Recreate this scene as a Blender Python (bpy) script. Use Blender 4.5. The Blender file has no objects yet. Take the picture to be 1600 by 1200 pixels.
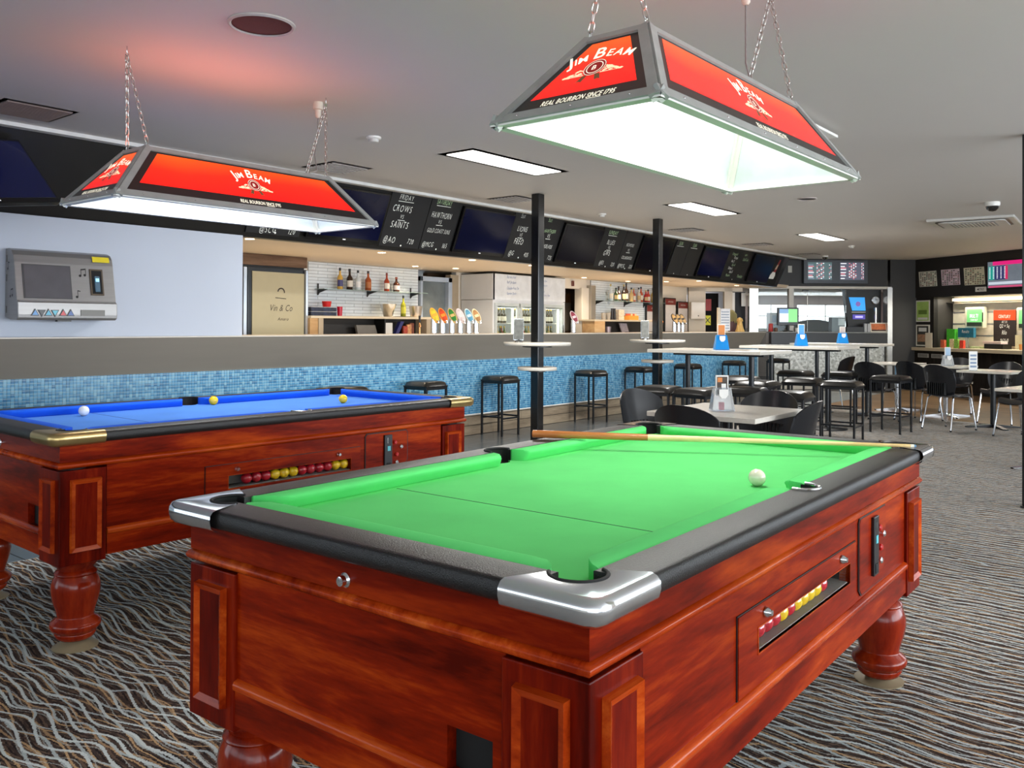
import bpy, bmesh, math, random
from mathutils import Matrix, Vector
random.seed(7)
PI = math.pi
R = math.radians
scene = bpy.context.scene
COL = scene.collection

# ---------------------------------------------------------------- camera, world, exposure
cam_d = bpy.data.cameras.new('camera')
cam = bpy.data.objects.new('camera', cam_d)
COL.objects.link(cam)
cam_d.sensor_width = 36.0
cam_d.lens = 36.0 * 1349.5 / 1600.0
cam_d.shift_y = (497.56 - 600.0) / 1600.0
cam_d.clip_start = 0.05
cam_d.clip_end = 200
cam.matrix_world = (Matrix.Translation((0, 0, 1.30)) @ Matrix.Rotation(R(39.1 - 90), 4, 'Z')
                    @ Matrix.Rotation(R(90 + 0.439), 4, 'X') @ Matrix.Rotation(R(0.292), 4, 'Z'))
scene.camera = cam
w = bpy.data.worlds.new('world')
scene.world = w
w.use_nodes = True
bg = w.node_tree.nodes['Background']
bg.inputs['Color'].default_value = (0.80, 0.90, 1.0, 1)
bg.inputs['Strength'].default_value = 3.0
vs = scene.view_settings
vs.view_transform = 'Standard'
vs.look = 'None'
vs.exposure = 0.22
vs.gamma = 1.0
vs.use_curve_mapping = False

def lamp(name, loc, energy, size, size_y=None, color=(1, 1, 1), rot=(0, 0, 0), typ='AREA', **k):
    d = bpy.data.lights.new(name, typ)
    d.energy = energy
    d.color = color
    if typ == 'AREA':
        d.shape = 'RECTANGLE' if size_y else 'DISK'
        d.size = size
        if size_y:
            d.size_y = size_y
    elif typ == 'SPOT':
        d.spot_size = R(k.get('angle', 110)); d.spot_blend = 0.8; d.shadow_soft_size = size
    else:
        d.shadow_soft_size = size
    o = bpy.data.objects.new(name, d)
    COL.objects.link(o)
    o.location = loc
    o.rotation_euler = rot
    return o

# daylight from the glazed side of the room, behind and to the right of the camera
lamp('daylight_window_light', (-3.5, -4.0, 1.5), 80, 6.0, 2.2, (0.86, 0.93, 1.0), (R(98), 0, R(-40)))
lamp('daylight_window_light', (6.0, -5.0, 1.5), 450, 9.0, 2.2, (0.88, 0.94, 1.0), (R(97), 0, R(5)))
# fluorescent troffers in the ceiling: (x, y) of each centre
# unseen warm fill lamps, added behind the bar to brighten the low ceiling
lamp('soffit_fill_light', (8.0, 7.95, 1.10), 17, 6.5, .5, (1.0, .80, .58), (R(180), 0, 0))
lamp('soffit_fill_light', (13.8, 7.7, 1.10), 20, 4.0, .4, (1.0, .78, .56), (R(180), 0, 0))
TROFFERS = [(5.76, 4.75), (9.48, 4.75), (13.55, 4.76)]
for tx, ty in TROFFERS:
    lamp('troffer_light', (tx, ty, 2.66), 70, 1.2, 0.28, (1.0, 0.97, 0.92))

# ---------------------------------------------------------------- helpers
def s2l(c):
    return tuple(((x / 255) / 12.92 if x / 255 <= 0.04045 else ((x / 255 + 0.055) / 1.055) ** 2.4) for x in c)

class NT:
    """small helper around a node tree"""
    def __init__(self, t):
        self.t = t
    def n(self, typ, **k):
        o = self.t.nodes.new(typ)
        for a, b in k.items():
            setattr(o, a, b)
        return o
    def l(self, a, b):
        self.t.links.new(a, b)
    def m(self, op, a, b=None, c=None):
        o = self.n('ShaderNodeMath', operation=op)
        for i, v in enumerate((a, b, c)):
            if v is None: continue
            if isinstance(v, (int, float)): o.inputs[i].default_value = v
            else: self.l(v, o.inputs[i])
        return o.outputs[0]
    def ramp(self, fac, stops, interp='LINEAR'):
        r = self.n('ShaderNodeValToRGB')
        r.color_ramp.interpolation = interp
        e = r.color_ramp.elements
        while len(e) < len(stops): e.new(0.5)
        for i, (p, c) in enumerate(stops):
            e[i].position = p
            e[i].color = tuple(c) + ((1,) if len(c) == 3 else ())
        self.l(fac, r.inputs['Fac'])
        return r.outputs['Color']
    def mix(self, fac, a, b):
        o = self.n('ShaderNodeMix', data_type='RGBA')
        for i, v in ((0, fac), (6, a), (7, b)):
            if isinstance(v, (int, float)): o.inputs[i].default_value = v
            elif isinstance(v, tuple): o.inputs[i].default_value = v + ((1,) if len(v) == 3 else ())
            else: self.l(v, o.inputs[i])
        return o.outputs[2]
    def noise(self, vec, scale, detail=2, rough=0.5, dim='3D'):
        o = self.n('ShaderNodeTexNoise', noise_dimensions=dim)
        o.inputs['Scale'].default_value = scale
        o.inputs['Detail'].default_value = detail
        o.inputs['Roughness'].default_value = rough
        if vec is not None: self.l(vec, o.inputs['Vector'])
        return o
    def mapping(self, vec, scale=(1, 1, 1), rot=(0, 0, 0), loc=(0, 0, 0)):
        o = self.n('ShaderNodeMapping')
        o.inputs['Scale'].default_value = scale
        o.inputs['Rotation'].default_value = rot
        o.inputs['Location'].default_value = loc
        self.l(vec, o.inputs['Vector'])
        return o.outputs[0]

MATS = {}
def mat(name, col=(128, 128, 128), rough=0.5, metal=0.0, var=0.08, scale=9.0, bump=0.0, bscale=60.0,
        emit=None, estr=0.0, coat=0.0, trans=0.0, alpha=1.0, spec=None, stretch=(1, 1, 1), lin=False, ior=None, coatr=0.1):
    if name in MATS:
        return MATS[name]
    m = bpy.data.materials.new(name)
    m.use_nodes = True
    t = NT(m.node_tree)
    b = m.node_tree.nodes['Principled BSDF']
    c = col if lin else s2l(col)
    tc = t.n('ShaderNodeTexCoord').outputs['Object']
    nz = t.noise(t.mapping(tc, stretch), scale, 3)
    t.l(t.ramp(nz.outputs['Fac'], [(0.25, tuple(x * (1 - var) for x in c)), (0.75, tuple(min(1, x * (1 + var)) for x in c))]), b.inputs['Base Color'])
    b.inputs['Roughness'].default_value = rough
    b.inputs['Metallic'].default_value = metal
    b.inputs['Coat Weight'].default_value = coat
    b.inputs['Coat Roughness'].default_value = coatr
    b.inputs['Transmission Weight'].default_value = trans
    b.inputs['Alpha'].default_value = alpha
    if spec is not None: b.inputs['Specular IOR Level'].default_value = spec
    if ior: b.inputs['IOR'].default_value = ior
    if emit:
        b.inputs['Emission Color'].default_value = s2l(emit) + (1,)
        b.inputs['Emission Strength'].default_value = estr
    if bump:
        n2 = t.noise(tc, bscale, 4)
        bp = t.n('ShaderNodeBump')
        bp.inputs['Strength'].default_value = bump
        bp.inputs['Distance'].default_value = 0.01
        t.l(n2.outputs['Fac'], bp.inputs['Height'])
        t.l(bp.outputs['Normal'], b.inputs['Normal'])
    MATS[name] = m
    return m

def wood(name, c1, c2, c3, axis='x', rough=0.28, coat=0.35, sc=1.0):
    m = bpy.data.materials.new(name)
    m.use_nodes = True
    t = NT(m.node_tree)
    b = m.node_tree.nodes['Principled BSDF']
    tc = t.n('ShaderNodeTexCoord').outputs['Object']
    st = {'x': (1.1, 9, 9), 'y': (9, 1.1, 9), 'z': (9, 9, 1.1)}[axis]
    mp = t.mapping(tc, tuple(sc * x for x in st))
    big = t.noise(mp, 1.1, 4, 0.6)
    big.inputs['Distortion'].default_value = 0.6
    fine = t.noise(t.mapping(tc, tuple(sc * x * 9 for x in st)), 1.0, 5, 0.7)
    f = t.m('ADD', t.m('MULTIPLY', big.outputs['Fac'], 0.75), t.m('MULTIPLY', fine.outputs['Fac'], 0.25))
    t.l(t.ramp(f, [(0.36, s2l(c1)), (0.5, s2l(c2)), (0.64, s2l(c3))]), b.inputs['Base Color'])
    b.inputs['Roughness'].default_value = rough
    b.inputs['Coat Weight'].default_value = coat
    b.inputs['Coat Roughness'].default_value = 0.12
    b.inputs['Specular IOR Level'].default_value = 0.08
    MATS[name] = m
    return m

class MB:
    """collects simple shapes; build() links them as ONE mesh object"""
    def __init__(self):
        self.v = []; self.f = []; self.M = Matrix.Identity(4); self.mi = []; self.cur = 0
    def add(self, vs_, fs_):
        o = len(self.v)
        self.v += [self.M @ Vector(p) for p in vs_]
        self.f += [tuple(i + o for i in f) for f in fs_]
        self.mi += [self.cur] * len(fs_)
        return self
    def box(self, x0, x1, y0, y1, z0, z1):
        return self.add([(x0, y0, z0), (x1, y0, z0), (x1, y1, z0), (x0, y1, z0), (x0, y0, z1), (x1, y0, z1), (x1, y1, z1), (x0, y1, z1)],
                        [(0, 3, 2, 1), (4, 5, 6, 7), (0, 1, 5, 4), (1, 2, 6, 5), (2, 3, 7, 6), (3, 0, 4, 7)])
    def quad(self, a, b, c, d):
        return self.add([a, b, c, d], [(0, 1, 2, 3)])
    def prism(self, poly, z0, z1, axis='z'):
        n = len(poly)
        def P(u, w_, h):
            return {'z': (u, w_, h), 'y': (u, h, w_), 'x': (h, u, w_)}[axis]
        vs_ = [P(u, w_, z0) for u, w_ in poly] + [P(u, w_, z1) for u, w_ in poly]
        fs_ = [tuple(range(n))[::-1], tuple(range(n, 2 * n))] + [(i, (i + 1) % n, n + (i + 1) % n, n + i) for i in range(n)]
        return self.add(vs_, fs_)
    def lathe(self, prof, seg=24, c=(0, 0, 0), cap=True):
        vs_ = []; fs_ = []
        for r_, z in prof:
            for k in range(seg):
                a = 2 * PI * k / seg
                vs_.append((c[0] + r_ * math.cos(a), c[1] + r_ * math.sin(a), c[2] + z))
        for i in range(len(prof) - 1):
            for k in range(seg):
                k2 = (k + 1) % seg
                fs_.append((i * seg + k, i * seg + k2, (i + 1) * seg + k2, (i + 1) * seg + k))
        if cap:
            fs_.append(tuple(range(seg))[::-1]); fs_.append(tuple((len(prof) - 1) * seg + k for k in range(seg)))
        return self.add(vs_, fs_)
    def cyl(self, c, r, z0, z1, seg=20):
        return self.lathe([(r, z0), (r, z1)], seg, (c[0], c[1], 0))
    def tube(self, pts, r, seg=8, closed=False, cap=True):
        pts = [Vector(p) for p in pts]
        n = len(pts); vs_ = []; fs_ = []
        up = Vector((0, 0, 1))
        prev = None
        for i, p in enumerate(pts):
            if closed: d = pts[(i + 1) % n] - pts[i - 1]
            else: d = pts[min(i + 1, n - 1)] - pts[max(i - 1, 0)]
            d.normalize()
            if prev is None:
                a = d.cross(up)
                if a.length < 1e-3: a = d.cross(Vector((1, 0, 0)))
            else:
                a = prev - d * prev.dot(d)
            a.normalize(); prev = a
            b = d.cross(a)
            for k in range(seg):
                t = 2 * PI * k / seg
                vs_.append(tuple(p + a * r * math.cos(t) + b * r * math.sin(t)))
        m = n if closed else n - 1
        for i in range(m):
            j = (i + 1) % n
            for k in range(seg):
                k2 = (k + 1) % seg
                fs_.append((i * seg + k, i * seg + k2, j * seg + k2, j * seg + k))
        if cap and not closed:
            fs_.append(tuple(range(seg))[::-1]); fs_.append(tuple((n - 1) * seg + k for k in range(seg)))
        return self.add(vs_, fs_)
    def sphere(self, c, r, seg=16, rings=10, sz=1.0):
        vs_ = [(c[0], c[1], c[2] - r * sz)]; fs_ = []
        for i in range(1, rings):
            t = PI * i / rings
            for k in range(seg):
                a = 2 * PI * k / seg
                vs_.append((c[0] + r * math.sin(t) * math.cos(a), c[1] + r * math.sin(t) * math.sin(a), c[2] - r * sz * math.cos(t)))
        vs_.append((c[0], c[1], c[2] + r * sz))
        for k in range(seg): fs_.append((0, 1 + (k + 1) % seg, 1 + k))
        for i in range(rings - 2):
            for k in range(seg):
                k2 = (k + 1) % seg
                fs_.append((1 + i * seg + k, 1 + i * seg + k2, 1 + (i + 1) * seg + k2, 1 + (i + 1) * seg + k))
        last = len(vs_) - 1; o = 1 + (rings - 2) * seg
        for k in range(seg): fs_.append((o + k, o + (k + 1) % seg, last))
        return self.add(vs_, fs_)
    def grid(self, fn, nu, nv):
        vs_ = [tuple(fn(i / nu, j / nv)) for j in range(nv + 1) for i in range(nu + 1)]
        fs_ = [(j * (nu + 1) + i, j * (nu + 1) + i + 1, (j + 1) * (nu + 1) + i + 1, (j + 1) * (nu + 1) + i) for j in range(nv) for i in range(nu)]
        return self.add(vs_, fs_)
    def build(self, name, m, parent=None, smooth=False, bev=0.0, M=None, seg=2, shade_angle=None):
        me = bpy.data.meshes.new(name)
        me.from_pydata([tuple(v) for v in self.v], [], self.f)
        ms = m if isinstance(m, (list, tuple)) else [m]
        for mm in ms: me.materials.append(mm)
        if len(ms) > 1: me.polygons.foreach_set('material_index', self.mi)
        if bev > 0:
            bm = bmesh.new(); bm.from_mesh(me)
            ed = [e for e in bm.edges if len(e.link_faces) == 2 and e.calc_face_angle(0) > R(30)]
            bmesh.ops.bevel(bm, geom=ed, offset=bev, segments=seg, profile=0.5, affect='EDGES', clamp_overlap=True)
            bm.to_mesh(me); bm.free()
        if smooth:
            me.polygons.foreach_set('use_smooth', [True] * len(me.polygons))
            me.set_sharp_from_angle(angle=R(shade_angle or (40 if smooth else 32)))
        me.update()
        return link(name, me, parent, M)

def link(name, me, parent=None, M=None):
    o = bpy.data.objects.new(name, me)
    COL.objects.link(o)
    if parent is not None: o.parent = parent
    if M is not None: o.matrix_local = M
    return o

def bx(name, x0, x1, y0, y1, z0, z1, m, parent=None, bev=0.0, M=None):
    return MB().box(x0, x1, y0, y1, z0, z1).build(name, m, parent, bev=bev, M=M)

def tag(o, label, cat, group=None, kind=None):
    o['label'] = label; o['category'] = cat
    if group: o['group'] = group
    if kind: o['kind'] = kind
    return o

def T(name, label, cat, loc=(0, 0, 0), rz=0.0, group=None):
    o = bpy.data.objects.new(name, None)
    COL.objects.link(o)
    o.empty_display_size = 0.1
    o.location = loc; o.rotation_euler = (0, 0, rz)
    return tag(o, label, cat, group)

def struct(o, label=None):
    o['kind'] = 'structure'
    if label: o['label'] = label
    return o

def copy_tree(o, parent=None):
    c = o.copy(); COL.objects.link(c)
    if parent is not None:
        c.parent = parent
        c.matrix_parent_inverse = o.matrix_parent_inverse.copy()
    for ch in o.children:
        copy_tree(ch, c)
    return c

def dup(o, loc, rz=0.0, label=None, group=None):
    c = copy_tree(o); c.location = loc; c.rotation_euler = (0, 0, rz)
    if label: c['label'] = label
    if group: c['group'] = group
    return c

def Mt(x=0, y=0, z=0, rz=0.0, rx=0.0):
    return Matrix.Translation((x, y, z)) @ Matrix.Rotation(rz, 4, 'Z') @ Matrix.Rotation(rx, 4, 'X')

def frame(o, ax, ay):
    """matrix with origin o, x axis ax, y axis ay, z = outward normal"""
    ax = Vector(ax).normalized(); az = ax.cross(Vector(ay)).normalized(); ay = az.cross(ax)
    M = Matrix.Identity(4)
    for i in range(3):
        M[i][0] = ax[i]; M[i][1] = ay[i]; M[i][2] = az[i]; M[i][3] = o[i]
    return M

GLY = {}
def glyph(ch, off=0.0, ex=0.0):
    k = (ch, off, ex)
    if k in GLY: return GLY[k]
    cu = bpy.data.curves.new('glyph', 'FONT')
    cu.body = ch; cu.size = 1.0; cu.offset = off; cu.extrude = ex; cu.resolution_u = 3
    o = bpy.data.objects.new('glyph', cu); COL.objects.link(o)
    dg = bpy.context.evaluated_depsgraph_get()
    me = bpy.data.meshes.new_from_object(o.evaluated_get(dg))
    vs_ = [tuple(v.co) for v in me.vertices]; fs_ = [tuple(p.vertices) for p in me.polygons]
    wd = (max(v[0] for v in vs_) if vs_ else 0.25)
    lo = (min(v[0] for v in vs_) if vs_ else 0.0)
    bpy.data.objects.remove(o); bpy.data.curves.remove(cu); bpy.data.meshes.remove(me)
    GLY[k] = (vs_, fs_, lo, wd)
    return GLY[k]

def text(mb, s, x, y, h, xs=1.0, align='c', shear=0.0, off=0.0, arc=None, gap=0.12, z=0.0, jit=0.0, ex=0.0, sizes=None):
    """flat lettering in the xy plane; h is the capital height; arc = radius of a circle to bend it on"""
    k = h / 0.70
    items = []; cur = 0.0
    for i, ch in enumerate(s):
        kk = k * (sizes[i] if sizes else 1.0)
        if ch == ' ':
            cur += 0.32 * kk * xs; continue
        vs_, fs_, lo, hi = glyph(ch, off, ex / kk if ex else 0.0)
        items.append((vs_, fs_, cur - lo * kk * xs, kk, (hi - lo) * kk * xs))
        cur += (hi - lo) * kk * xs + gap * kk * xs
    tot = cur
    x0 = {'c': -tot / 2, 'l': 0, 'r': -tot}[align]
    for vs_, fs_, cx, kk, wd in items:
        dy = random.uniform(-jit, jit) * h
        out = []
        mid = x0 + cx + wd / 2
        for a, b, c in vs_:
            px = a * kk * xs + b * kk * shear; py = b * kk + dy
            if arc:
                th = mid / arc
                lx = x0 + cx + px - mid
                X = arc * math.sin(th) + lx * math.cos(th) + py * math.sin(th)
                Y = arc * (math.cos(th) - 1) - lx * math.sin(th) + py * math.cos(th)
                out.append((x + X, y + Y, z + c * kk))
            else:
                out.append((x + x0 + cx + px, y + py, z + c * kk))
        mb.add(out, fs_)
    return mb

def words(n, parent, M, s, x, y, h, m, **k):
    mb = MB(); text(mb, s, x, y, h, **k)
    return mb.build(n, m, parent, M=M)

# ---------------------------------------------------------------- materials
BLACK = mat('black_paint', (14, 14, 15), 0.35, var=.15)
CEIL = mat('ceiling_paint', (214, 210, 206), 0.55, var=.015, scale=1.2, bump=.03, bscale=25)
SOFFIT = mat('soffit_paint', (226, 206, 180), 0.6, var=.02, scale=2)
WHITEW = mat('white_wall_paint', (186, 194, 208), 0.5, var=.02, scale=2)
CREAMW = mat('cream_wall_paint', (222, 214, 200), 0.6, var=.03, scale=2)
DARKW = mat('dark_wall_paint', (34, 31, 28), 0.5, var=.1, scale=3)
STEEL = mat('brushed_steel', (176, 170, 160), 0.34, 0.7, var=.03, scale=1.2, stretch=(1, 1, 12))
STEELL = mat('polished_steel', (205, 205, 205), 0.18, 1.0, var=.05)
CHROME = mat('chrome', (232, 236, 242), 0.14, 1.0, var=.02)
BRASS = mat('worn_brass', (176, 148, 92), 0.28, 1.0, var=.10, scale=20)
WHITE = mat('white_laminate', (232, 230, 224), 0.35, var=.02)
STONE = mat('pale_laminate_top', (214, 208, 196), 0.22, var=.05, scale=60)
CHALK = mat('chalk_white', (250, 252, 244), 0.8, var=.02)
CHALKG = mat('chalk_green', (206, 240, 186), 0.8, var=.02)
BOARD = mat('blackboard', (15, 15, 17), 0.55, var=.25, scale=4)
SCREEN = mat('dark_tv_glass', (8, 9, 20), 0.22, var=.3, scale=3, spec=.2)
BEZEL = mat('tv_bezel', (10, 10, 11), 0.2, var=.1)
VINYL = mat('black_vinyl', (22, 21, 20), 0.28, var=.15, scale=12, bump=.05, bscale=120)
BLKMET = mat('black_powder_coat', (16, 18, 22), 0.32, var=.1)
PLAST = mat('black_chair_plastic', (20, 21, 25), 0.27, var=.12, scale=20)
RUBBER = mat('black_rubber', (14, 14, 14), 0.7)
PVC = mat('black_leather_grain_trim', (24, 23, 23), 0.38, var=.25, scale=90, bump=.25, bscale=350)
GLASS = mat('clear_glass', (235, 245, 245), 0.02, trans=1.0, var=.01, ior=1.2)
TUBE = mat('fluorescent_tube', (255, 255, 255), 0.5, emit=(250, 248, 240), estr=7.0)
DIFF = mat('troffer_diffuser', (255, 255, 255), 0.5, emit=(255, 250, 240), estr=3.2)
DOWNL = mat('downlight_lens', (255, 255, 255), 0.5, emit=(255, 225, 185), estr=12.0)
ALU = mat('grey_aluminium_channel', (160, 162, 158), 0.5, 0.15, var=.10, scale=15)
MAHX = wood('mahogany_along_x', (78, 10, 1), (130, 29, 3), (180, 66, 10), 'x', rough=.3, coat=.025)
MAHY = wood('mahogany_along_y_shaded', (54, 5, 1), (84, 12, 2), (118, 28, 5), 'y', rough=.3, coat=.025)  # mahogany darkened for the table ends: their shade is in the colour
MAHZ = wood('mahogany_along_z', (68, 7, 2), (106, 17, 3), (142, 38, 7), 'z', rough=.3, coat=.025)
MAHM = wood('mahogany_moulding', (124, 30, 6), (170, 58, 14), (206, 92, 30), 'x', rough=.22, coat=.12)
MAHL = wood('mahogany_turned', (92, 14, 4), (128, 32, 9), (152, 48, 15), 'z', rough=.2, coat=.4)
TIMBER = wood('pale_timber_veneer', (176, 140, 98), (196, 160, 116), (210, 178, 134), 'x', rough=.5, coat=0, sc=.6)
TAUPE = mat('taupe_laminate', (170, 154, 130), 0.45, var=.04)

def mirrorless_carpet():
    m = bpy.data.materials.new('wave_pattern_carpet')
    m.use_nodes = True
    t = NT(m.node_tree)
    b = m.node_tree.nodes['Principled BSDF']
    tc = t.n('ShaderNodeTexCoord').outputs['Object']
    sp = t.n('ShaderNodeSeparateXYZ'); t.l(tc, sp.inputs[0])
    U, V = sp.outputs['X'], sp.outputs['Y']
    n1 = t.noise(t.mapping(tc, (1, 1, 1)), 2.2, 1).outputs['Fac']
    n2 = t.noise(t.mapping(tc, (1, 1, 1), loc=(9, 4, 0)), 3.1, 1).outputs['Fac']
    pile = t.noise(t.mapping(tc, (1, 1, 1)), 260, 2).outputs['Fac']
    fuzz = t.noise(t.mapping(tc, (1, 1, 1)), 110, 2).outputs['Fac']
    fz = t.m('MULTIPLY', t.m('SUBTRACT', fuzz, 0.5), 0.013)
    def fam(pitch, amp, freq, ph, width, nz, namp):
        s = t.m('SINE', t.m('ADD', t.m('MULTIPLY', V, freq), t.m('ADD', t.m('MULTIPLY', nz, 7.0), ph)))
        q = t.m('ADD', t.m('ADD', t.m('ADD', U, t.m('MULTIPLY', s, amp)), t.m('MULTIPLY', nz, namp)), fz)
        fr = t.m('FRACT', t.m('DIVIDE', q, pitch))
        d = t.m('ABSOLUTE', t.m('SUBTRACT', fr, 0.5))
        return t.m('SMOOTHSTEP' if False else 'LESS_THAN', d, width)
    pale1 = fam(0.052, 0.015, 17.0, 0.0, 0.100, n1, 0.15)
    pale2 = fam(0.071, 0.018, 13.0, 2.1, 0.070, n2, 0.17)
    tan1 = fam(0.061, 0.016, 15.0, 4.0, 0.055, n2, 0.16)
    tan2 = fam(0.083, 0.020, 11.0, 1.0, 0.045, n1, 0.15)
    streak = fam(0.016, 0.011, 17.0, 0.0, 0.22, n1, 0.13)
    streak2 = fam(0.021, 0.013, 15.0, 4.0, 0.2, n2, 0.14)
    base = t.mix(streak, s2l((100, 80, 68)), s2l((38, 30, 30)))
    base = t.mix(streak2, base, s2l((66, 52, 46)))
    c = t.mix(t.m('MULTIPLY', tan2, 0.85), base, s2l((176, 142, 106)))
    c = t.mix(t.m('MULTIPLY', tan1, 0.9), c, s2l((196, 160, 118)))
    pale3 = fam(0.037, 0.015, 17.0, 0.7, 0.055, n1, 0.15)
    c = t.mix(t.m('MULTIPLY', pale3, 0.55), c, s2l((196, 198, 192)))
    c = t.mix(t.m('MULTIPLY', pale2, 0.85), c, s2l((186, 196, 198)))
    c = t.mix(t.m('MULTIPLY', pale1, 0.9), c, s2l((212, 220, 220)))
    c = t.mix(t.m('MULTIPLY', t.m('SUBTRACT', pile, 0.3), 0.38), c, s2l((40, 35, 34)))
    t.l(c, b.inputs['Base Color'])
    b.inputs['Roughness'].default_value = 0.95
    b.inputs['Specular IOR Level'].default_value = 0.15
    bp = t.n('ShaderNodeBump'); bp.inputs['Strength'].default_value = 0.35; bp.inputs['Distance'].default_value = 0.004
    t.l(pile, bp.inputs['Height']); t.l(bp.outputs['Normal'], b.inputs['Normal'])
    return m
CARPET = mirrorless_carpet()

def cell_mat(name, pitch, cols, rough, axes=('X', 'Z')):
    """one random colour per tile of a mosaic"""
    m = bpy.data.materials.new(name); m.use_nodes = True
    t = NT(m.node_tree); b = m.node_tree.nodes['Principled BSDF']
    tc = t.n('ShaderNodeTexCoord').outputs['Object']
    sp = t.n('ShaderNodeSeparateXYZ'); t.l(tc, sp.inputs[0])
    a = t.m('FLOOR', t.m('DIVIDE', sp.outputs[axes[0]], pitch[0]))
    c = t.m('FLOOR', t.m('DIVIDE', sp.outputs[axes[1]], pitch[1]))
    cb = t.n('ShaderNodeCombineXYZ'); t.l(a, cb.inputs[0]); t.l(c, cb.inputs[1])
    wn = t.n('ShaderNodeTexWhiteNoise', noise_dimensions='3D'); t.l(cb.outputs[0], wn.inputs['Vector'])
    k = len(cols)
    t.l(t.ramp(wn.outputs['Value'], [(i / (k - 1), s2l(cc)) for i, cc in enumerate(cols)]), b.inputs['Base Color'])
    b.inputs['Roughness'].default_value = rough
    MATS[name] = m
    return m
MOSAIC = cell_mat('blue_mosaic_tiles', (0.026, 0.026), [(48, 108, 150), (74, 140, 180), (96, 158, 194), (132, 182, 206)], 0.22)
GROUT = mat('pale_grout', (176, 200, 208), 0.8)

# ================================================================ THE SETTING
# world axes: x runs along the bar away from the camera, y from the room towards the bar, z up; the camera stands at (0, 0)
H_C = 2.70
F0 = Vector((17.764, 6.593, 0)); FA = R(-50.41)      # end wall with the results screens
G0 = Vector((19.245, 4.802, 0)); GA = R(-125.65)     # betting corner wall
FM = Matrix.Translation(F0) @ Matrix.Rotation(FA, 4, 'Z')
GM = Matrix.Translation(G0) @ Matrix.Rotation(GA, 4, 'Z')

fl = struct(bx('floor', -6, 26, -8, 14, -0.12, -0.012, mat('concrete_slab', (120, 118, 112), .7)))
# carpet, grey tile strip along the bar, and timber-look vinyl in the betting corner
cp = MB().prism([(-6, -8), (13.0, -8), (13.0, 1.9), (13.3, 3.1), (13.75, 3.9), (14.55, 5.05), (-6, 5.05)], -0.012, 0.0)
carpet = struct(cp.build('floor', CARPET)); carpet['label'] = 'dark brown carpet with pale blue and tan wavy stripes'
TILEM = mat('grey_floor_tile', (96, 98, 98), .22, var=.10, scale=2.5, spec=.6)
TILEM2 = mat('pale_floor_tile', (176, 166, 148), .3, var=.08, scale=2.5)
gr = struct(bx('floor', -6, 26, 5.05, 14, -0.012, -0.006, mat('dark_tile_grout', (70, 70, 68), .8)))
tm = MB().box(0.003, 0.597, 0.003, 0.597, -0.006, 0.002)
tile_me = None
for i in range(0, 27):
    for j in range(3):
        x = 1.4 + i * 0.6; y = 5.05 + j * 0.6
        if tile_me is None:
            o = tm.build('tile', TILEM, gr, bev=0.002, seg=1); tile_me = o.data
            o.location = (x, y, 0)
        else:
            o = link('tile', tile_me, gr); o.location = (x, y, 0)
far = MB().prism([(13.0, -8), (24, -8), (24, 5.05), (14.55, 5.05), (13.75, 3.9), (13.3, 3.1), (13.0, 1.9)], -0.012, 0.001)
struct(far.build('floor', wood('timber_look_vinyl', (92, 72, 52), (124, 98, 70), (146, 118, 88), 'y', rough=.4, coat=0.0, sc=1.2)))

# ceiling with a square-set shadow line at the bar bulkhead
ceil = struct(bx('ceiling', -6, 26, -8, 14, H_C, H_C + 0.1, CEIL))
# side walls far outside the frame: a plastered wall behind the camera and a glazed front with piers on the right
struct(bx('wall_back', -6.1, -6.0, -8, 7, 0, 1.5, CREAMW))
for k in range(4):
    struct(bx('trim_%d' % (k + 30), -6.1, -5.9, -8 + k * 4.9, -7.7 + k * 4.9, 1.5, H_C, CREAMW))
struct(bx('wall_front', -6, 26, -8.1, -8.0, 0, 0.5, CREAMW))
for k in range(7):
    struct(bx('trim_%d' % (k + 10), -6 + k * 4.6, -5.7 + k * 4.6, -8.1, -7.9, 0.5, H_C, CREAMW))

# bar bulkhead: a black face leaning out towards the room, 2.10 m to the ceiling
def bulk_y(z): return 6.61 - 0.4 * (z - 2.70)
BK = MB()
BK.add([(-2, bulk_y(2.095), 2.095), (16.9, bulk_y(2.095), 2.095), (16.98, bulk_y(2.7), 2.7), (-2, bulk_y(2.7), 2.7),
        (-2, 6.95, 2.095), (16.9, 6.95, 2.095), (17.2, 6.95, 2.7), (-2, 6.95, 2.7)],
       [(0, 1, 2, 3), (4, 7, 6, 5), (0, 4, 5, 1), (1, 5, 6, 2), (2, 6, 7, 3), (3, 7, 4, 0)])
bulk = struct(BK.build('wall_bulkhead', mat('black_gloss_bulkhead', (16, 15, 14), 0.3, var=.4, scale=6)))
struct(bx('trim_1', -2, 17.6, 6.50, 6.575, 2.672, 2.70, mat('white_cornice', (225, 225, 222), .5)))
# lowered ceiling over the bar
struct(bx('ceiling', -2, 24, 6.86, 12, 2.10, 2.16, SOFFIT))

# white wall on the bar's left half, flush with the counter
struct(bx('wall_left', -2, 4.53, 6.83, 7.0, 1.18, 2.10, WHITEW))
# back walls of the bar
struct(bx('wall_bar', -2, 8.82, 8.92, 9.05, 0, 2.10, CREAMW))
struct(bx('wall_bar', 9.66, 11.80, 8.95, 9.05, 0, 2.10, CREAMW))
struct(bx('wall_bar', 12.62, 16.25, 8.52, 8.65, 0, 2.10, CREAMW))
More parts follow.
